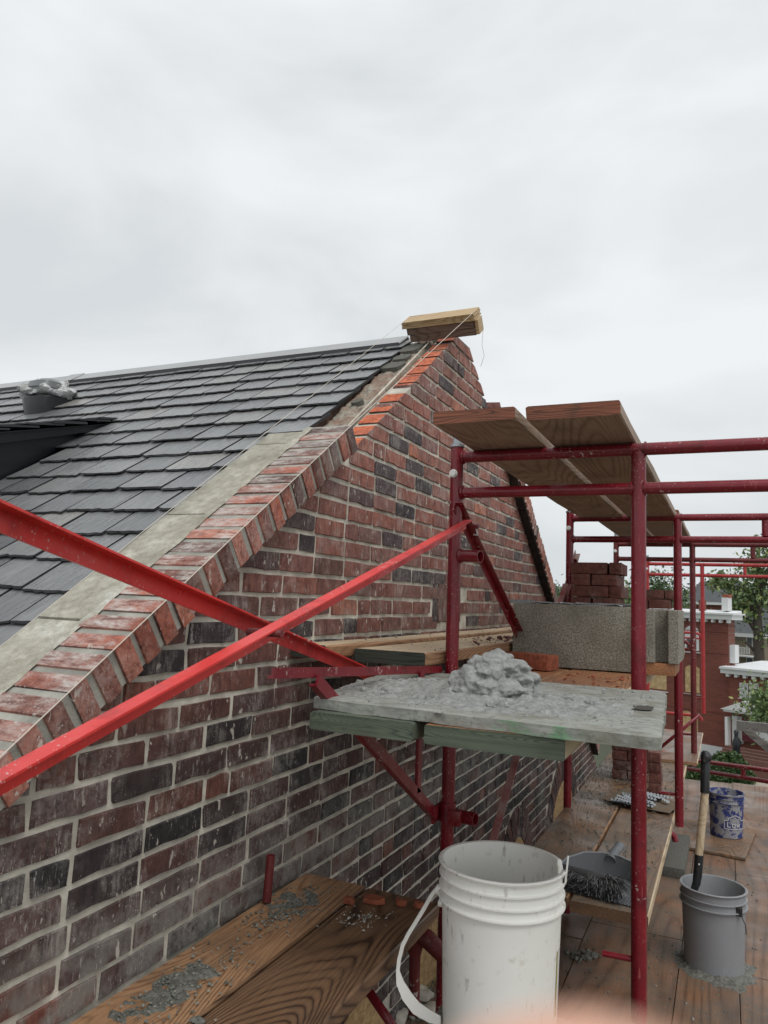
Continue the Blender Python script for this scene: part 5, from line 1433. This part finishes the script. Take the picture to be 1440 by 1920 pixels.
b4_ = [bm.verts.new(Dm @ Vector((x_*1.04, y_*1.05, -.001))) for (x_, y_) in ol]
for k in range(1, len(ol)):
    j = (k+1) % len(ol)
    bm.faces.new((base[k], base[j], b2_[j], b2_[k])); bm.faces.new((b2_[k], b2_[j], b3_[j], b3_[k])); bm.faces.new((b3_[k], b3_[j], b4_[j], b4_[k]))
fixn(bm); build('pan', bm, m_dust, dp, smooth=50)
bm = bmesh.new(); tube(bm, [Dm @ Vector(p) for p in ((0, .165, .06), (.002, .20, .075), (.006, .30, .085))], [.022, .018, .02], 12, cap=False)
build('handle', bm, m_dust, dp, smooth=50)
bm = bmesh.new()
for k in range(9): B(bm, (.06+k*.011, -.118, .0015), (.064+k*.011, -.03, .006), Dm)
build('comb_teeth', bm, m_dust, dp)
bm = bmesh.new(); tube(bm, [Dm @ Vector((x_*1.045, y_*1.045+.003, h_+.001)) for (x_, y_), h_ in list(zip(ol, hts))[1:]]+[Dm @ Vector((-.172, -.125, .006))], .0042, 8); build('pan_rim', bm, m_gray, dp, smooth=60)
bs = empty('hand_brush', 'black bristled broom head resting in the dustpan', 'brush', (-.52, 3.2, -1.10))
Bm = Matrix.Translation((-.515, 3.205, -1.085)) @ Matrix.Rotation(-.20, 4, 'Z')
bm = bmesh.new(); B(bm, (-.19, -.02, -.01), (.13, .055, .02), Bm, bev=.01); build('brush_block', bm, m_black, bs, smooth=40)
random.seed(9); bm = bmesh.new()
for i in range(1500):
    x_ = random.uniform(-.18, .13); u = random.random(); row_ = random.random()
    a = Bm @ Vector((x_, -.015-.0*u, .015*(row_-.5)*2+.0))
    fan = (x_+.02)*.25+random.gauss(0, .012)
    tip = Bm @ Vector((x_+fan, -.075-random.uniform(0, .03), -.018+.055*row_-random.uniform(0, .015)+ (.0)))
    md = a.lerp(tip, .5)+Vector((random.gauss(0, .003), 0, .012+random.gauss(0, .003)))
    w_ = .0011; s_ = Vector((w_, 0, 0))
    v_ = [bm.verts.new(p) for p in (a-s_, a+s_, md-s_, md+s_, tip-s_*.7, tip+s_*.7)]
    bm.faces.new((v_[0], v_[1], v_[3], v_[2])); bm.faces.new((v_[2], v_[3], v_[5], v_[4]))
tag(build('bristles', bm, m_bris, bs), kind='stuff')
bm = bmesh.new()
for i in range(260):
    x_ = .10+random.uniform(-.02, .05); a = Bm @ Vector((.11+random.uniform(-.05, .02), -.02, .02)); tip = a+Vector((random.uniform(.0, .09), random.uniform(-.07, .0), random.uniform(-.02, .035)))
    w_ = Vector((.0009, 0, 0)); md = a.lerp(tip, .5)+Vector((0, 0, random.uniform(0, .02)))
    v_ = [bm.verts.new(p) for p in (a-w_, a+w_, md-w_, md+w_, tip-w_, tip+w_)]
    bm.faces.new((v_[0], v_[1], v_[3], v_[2])); bm.faces.new((v_[2], v_[3], v_[5], v_[4]))
tag(build('loose_bristles', bm, m_bris, bs), kind='stuff')

# paper and wall ties on the raised planks
bm = bmesh.new(); c1 = [onZ(-1.115, *p) for p in ((1124, 1499), (1178, 1478), (1284, 1512), (1256, 1527))]
nn_ = 14; g_ = [[bm.verts.new(c1[0].lerp(c1[3], i/nn_).lerp(c1[1].lerp(c1[2], i/nn_), j/nn_)+Vector((random.gauss(0, .003), random.gauss(0, .003), .004+.012*abs(noise.noise(Vector((i*.4, j*.4, 2)))) ))) for j in range(nn_+1)] for i in range(nn_+1)]
for i in range(nn_):
    for j in range(nn_): bm.faces.new((g_[i][j], g_[i+1][j], g_[i+1][j+1], g_[i][j+1]))
tag(build('paper_sheet', bm, m_paper, smooth=180), 'crumpled brown paper bag flattened on the raised planks', 'paper')
wt = empty('wall_tie_pile', 'pile of shiny corrugated steel wall ties on brown paper', 'wall ties', onZ(-1.1, 1200, 1502))
for k in range(26):
    p = onZ(-1.098, random.uniform(1165, 1238), 0*k+random.uniform(1492, 1508)); bm = bmesh.new(); rz = random.gauss(-.5, .25)
    m4 = Matrix.Translation(p) @ Matrix.Rotation(rz, 4, 'Z'); prev = None
    for i in range(17):
        row_ = [bm.verts.new(m4 @ Vector((-.08+i*.01, s_*.011, .004*(1 if i % 2 else -1)+k*.0006))) for s_ in (-1, 1)]
        if prev: bm.faces.new((prev[0], row_[0], row_[1], prev[1]))
        prev = row_
    build('wall_tie', bm, m_steel, wt)

# ------------------------------------------------------------------ debris
def crumbs(name, label, n, gen, smin, smax, mat=m_crumb, flat=.6, cat='debris'):
    it = []
    for i in range(n):
        p = gen()
        if p is None: continue
        r_ = smin+(smax-smin)*random.random()**4
        it.append((p+Vector((0, 0, r_*flat*.4)), r_, flat))
    return tag(crumb_mesh(name, it, mat), label, cat, kind='stuff')
bm = bmesh.new(); na, nr_ = 260, 30; prev = None
for i in range(na+1):
    th_ = i*2*math.pi/na; d2 = Vector((math.cos(th_), math.sin(th_), 0)); w_ = .060*(1+.9*noise.noise(Vector((d2.x*1.6, d2.y*1.6, 3)))+.35*noise.noise(Vector((d2.x*6, d2.y*6, 3))))
    row_ = []
    for j in range(nr_+1):
        t_ = j/nr_; rr = .118+w_*t_*1.25
        p = Vector((gc.x, gc.y, DZ))+d2*rr
        h = .026*(1-t_)**1.6+.007*noise.fractal(Vector((p.x*34, p.y*34, 1)), .9, 2.3, 5)-.0035
        p.z = DZ+max(h, -.003) if j < nr_ else DZ-.004
        row_.append(bm.verts.new(p))
    if prev:
        for j in range(nr_): bm.faces.new((prev[j], row_[j], row_[j+1], prev[j+1]))
    prev = row_
fixn(bm); tag(build('mortar_crust', bm, m_mud, smooth=180), 'dark wet mortar crust around the foot of the grey bucket', 'mortar', kind='stuff')
random.seed(31)
def g1():
    if random.random() < .55:
        x_ = -1.12+random.gauss(0, .04); y_ = 1.92+random.gauss(0, .10)
    else:
        x_ = -1.10+random.gauss(0, .04); y_ = 1.40+random.gauss(0, .16)
    return Vector((x_, y_, -.868)) if -1.215 < x_ < -.77 and .4 < y_ < 2.15 else None
crumbs('mortar_crumbs', 'grey mortar crumbs on the plank at the foot of the wall', 2200, g1, .0006, .0048)
bm = bmesh.new(); 
for (cx_, cy_, sx_, sy2) in ((-1.125, 1.95, .085, .13), (-1.12, 1.42, .06, .16), (-1.0, 1.32, .03, .05)):
    n_ = 90; gg = [[None]*(n_+1) for _ in range(n_+1)]
    for i in range(n_+1):
        for j in range(n_+1):
            u, v = i/n_*2-1, j/n_*2-1; x_, y_ = cx_+u*sx_, cy_+v*sy2
            h = .007*(.75-u*u-v*v+1.5*noise.fractal(Vector((x_*26, y_*26, 3)), 1, 2.2, 5))-.0035
            if abs(u) > .93 or abs(v) > .93: h = -.004
            gg[i][j] = bm.verts.new((x_, y_, -.8705+max(h, -.004)))
    for i in range(n_):
        for j in range(n_):
            q = (gg[i][j], gg[i+1][j], gg[i+1][j+1], gg[i][j+1])
            if max(t_.co.z for t_ in q) > -.8735: bm.faces.new(q)
for v in [v for v in bm.verts if not v.link_faces]: bm.verts.remove(v)
tag(build('dropped_mortar', bm, m_mud, smooth=180), 'dropped mortar patches drying on the plank by the wall', 'mortar', kind='stuff')
for k, (x_, y_, sc, lab) in enumerate(((700, 1688, .030, 'largest orange brick chip on the dark lower plank'), (655, 1690, .018, 'narrow orange brick chip beside grey pebble on the lower plank'), (753, 1694, .017, 'small orange brick chip near the right edge of the lower plank'), (785, 1698, .014, 'dull orange chip at the corner of the lower plank'))):
    p = onZ(-.866, x_, y_); bm = bmesh.new(); kk_ = 8
    pr = [(sc*(1+random.uniform(-.3, .25))*math.cos(i*.785), sc*.75*(1+random.uniform(-.3, .3))*math.sin(i*.785)) for i in range(kk_)]
    va = [bm.verts.new(p+Vector((a, b, .009+random.uniform(-.002, .003)))) for a, b in pr]; vb = [bm.verts.new(p+Vector((a*1.08, b*1.08, -.004))) for a, b in pr]
    bm.faces.new(va); bm.faces.new(vb[::-1])
    for i in range(kk_): bm.faces.new((va[i], vb[i], vb[(i+1) % kk_], va[(i+1) % kk_]))
    fixn(bm); tag(build('brick_chip', bm, m_chip), lab, 'brick chip', 'orange brick chips on the lower plank')
def g2():
    p = onZ(-.868, 680+random.gauss(0, 26), 1722+random.gauss(0, 9)); return p
M = Mt('pale_grit', .8); M.col(M.ramp(M.rnd(), [(0, (.2, .2, .17)), (1, (.5, .48, .42))]))
crumbs('gravel_bits', 'pale gravel bits on the dark lower plank', 110, g2, .0015, .005, M.m)
def g3():
    x_ = random.uniform(-1.2, -.86); y_ = random.uniform(2.25, 4.5)
    return Vector((x_, y_, -.166 if x_ > -1.096 else -.151))
crumbs('mortar_crumbs', 'small crumbs on the pale planks by the wall', 160, g3, .0015, .006)
def g3b():
    return Vector((min(-.86, random.gauss(-.93, .05)), random.gauss(3.35, .22), -.166))
crumbs('brick_scrap', 'dark brick and slate scraps beside the near leg on the pale planks', 70, g3b, .004, .016, m_stackb, .4)
def g4():
    x_ = random.uniform(-.83, -.29); y_ = 3.05+4.4*random.random()**.8
    dens = noise.noise(Vector((x_*4, y_*2, 5)))+.35*(y_-5)/2
    return Vector((x_, y_, -1.119)) if dens > random.uniform(-.5, .4) else None
crumbs('mortar_crumbs', 'mortar crumbs covering the raised planks', 11000, g4, .0008, .006)
def g5():
    x_ = random.uniform(-.8, 1.2); y_ = 2.4+5.4*random.random()
    dens = noise.noise(Vector((x_*2.2, y_*1.6, 9)))+ (.35 if -.25 < x_ < .0 else 0)+ (.35 if x_ < -.3 and y_ < 4.2 else 0)
    return Vector((x_, y_, DZ-.001)) if dens > random.uniform(-.1, .6) else None
crumbs('mortar_crumbs', 'mortar crumbs trodden over the plywood deck', 12000, g5, .001, .007)
def g6():
    return onZ(DZ, 1095+random.gauss(0, 14), 1792+random.gauss(0, 5))
crumbs('mortar_lump', 'pale dried mortar lump on the deck left of the red lock stud', 60, g6, .008, .022, m_mud, .5)
def g7():
    x_ = random.gauss(-.36, .09); y_ = random.gauss(2.75, .16); return Vector((x_, y_, -.262)) if -.57 < x_ < -.295 else None
crumbs('brick_scrap', 'orange brick crumbs on the plank before the concrete block', 150, g7, .001, .010, m_chip, .35)
def g8():
    x_ = random.uniform(-.88, -.16); y_ = random.uniform(1.55, 2.28); return Vector((x_, y_, -.235)) if noise.noise(Vector((x_*9, y_*9, 0))) > -.1 else None
crumbs('mortar_crumbs', 'wet mortar crumbs dotted over the mortar board', 420, g8, .0015, .008, m_wet)
for k, (x_, y_) in enumerate(((745, 1905), (790, 1862), (805, 1895))):
    p = onZ(-1.69, x_, y_); bm = bmesh.new(); r2 = bmesh.ops.create_icosphere(bm, subdivisions=3, radius=.05)
    for v in r2['verts']: v.co = p+Vector((v.co.x, v.co.y, v.co.z*.5))*(1+.5*noise.noise(v.co*30+Vector((k*9, 0, 0))))
    tag(build('mortar_chunk', bm, m_mort, smooth=60), ('pale mortar chunk at the foot of the slanting strut', 'pale mortar chunk behind the bucket handle', 'mortar chunk right beside the white bucket handle')[k], 'mortar chunk', 'dried mortar chunks on the deck')
def g9():
    return onZ(DZ, random.uniform(770, 830), random.uniform(1840, 1918))
crumbs('mortar_crumbs', 'crumbs on the deck behind the bucket handle', 90, g9, .004, .016)

# ------------------------------------------------------------------ the hand whose fingertip blurs into the bottom of the view
def skin_mesh(name, chains, mat, parent=None):
    me = bpy.data.meshes.new(name); vs, es, rs = [], [], []
    for ch in chains:
        base = ch.get('root')
        start = len(vs)
        for i, (p, r_) in enumerate(ch['pts']):
            vs.append(p); rs.append(r_)
            if i: es.append((len(vs)-2, len(vs)-1))
            elif base is not None: es.append((base, len(vs)-1))
    me.from_pydata([tuple(v) for v in vs], es, [])
    o_ = bpy.data.objects.new(name, me); link(o_, parent)
    sm_ = o_.modifiers.new('Skin', 'SKIN'); me.skin_vertices  # layer exists once the modifier is there
    for i, r_ in enumerate(rs): me.skin_vertices[0].data[i].radius = (r_, r_)
    me.skin_vertices[0].data[0].use_root = True
    s_ = o_.modifiers.new('Sub', 'SUBSURF'); s_.levels = 2; s_.render_levels = 2
    me.materials.append(mat); return o_
D = -UPV
tip = ray(1010, 2000)*.030
ax = (D*1.0+RGT*.18-FWD*.05).normalized()
sd_ = ax.cross(FWD).normalized()
palm = tip+ax*.085
wrist = palm+ax*.075-RGT*.012
chains = [{'pts': [(palm, .030), (palm+ax*.04, .032), (wrist, .026), (wrist+ax*.10, .033), (wrist+ax*.24, .042)]},
          {'root': 0, 'pts': [(palm-ax*.012+RGT*.0, .011), (tip+ax*.050, .0105), (tip+ax*.025, .0105), (tip+ax*.008, .0105), (tip, .0095)]}]
for k, (off, ln) in enumerate(((.022, .062), (.044, .056), (.064, .044))):
    b_ = palm+RGT*off*.75-FWD*.004
    chains.append({'root': 0, 'pts': [(b_-ax*.01, .0105), (b_-ax*ln*.55-FWD*.012, .0092), (b_-ax*ln*.75-FWD*.034, .0086), (b_-ax*ln*.45-FWD*.046, .0078)]})
b_ = palm-RGT*.030+ax*.02
chains.append({'root': 1, 'pts': [(b_, .013), (b_-RGT*.018-ax*.022-FWD*.02, .0108), (b_-RGT*.020-ax*.046-FWD*.035, .0092)]})
hd = empty('hand', 'hand of the photographer whose pink fingertip blurs into the bottom edge', 'hand', wrist)
skin_mesh('hand_body', chains, m_skin, hd)
print('objects', len(bpy.data.objects))
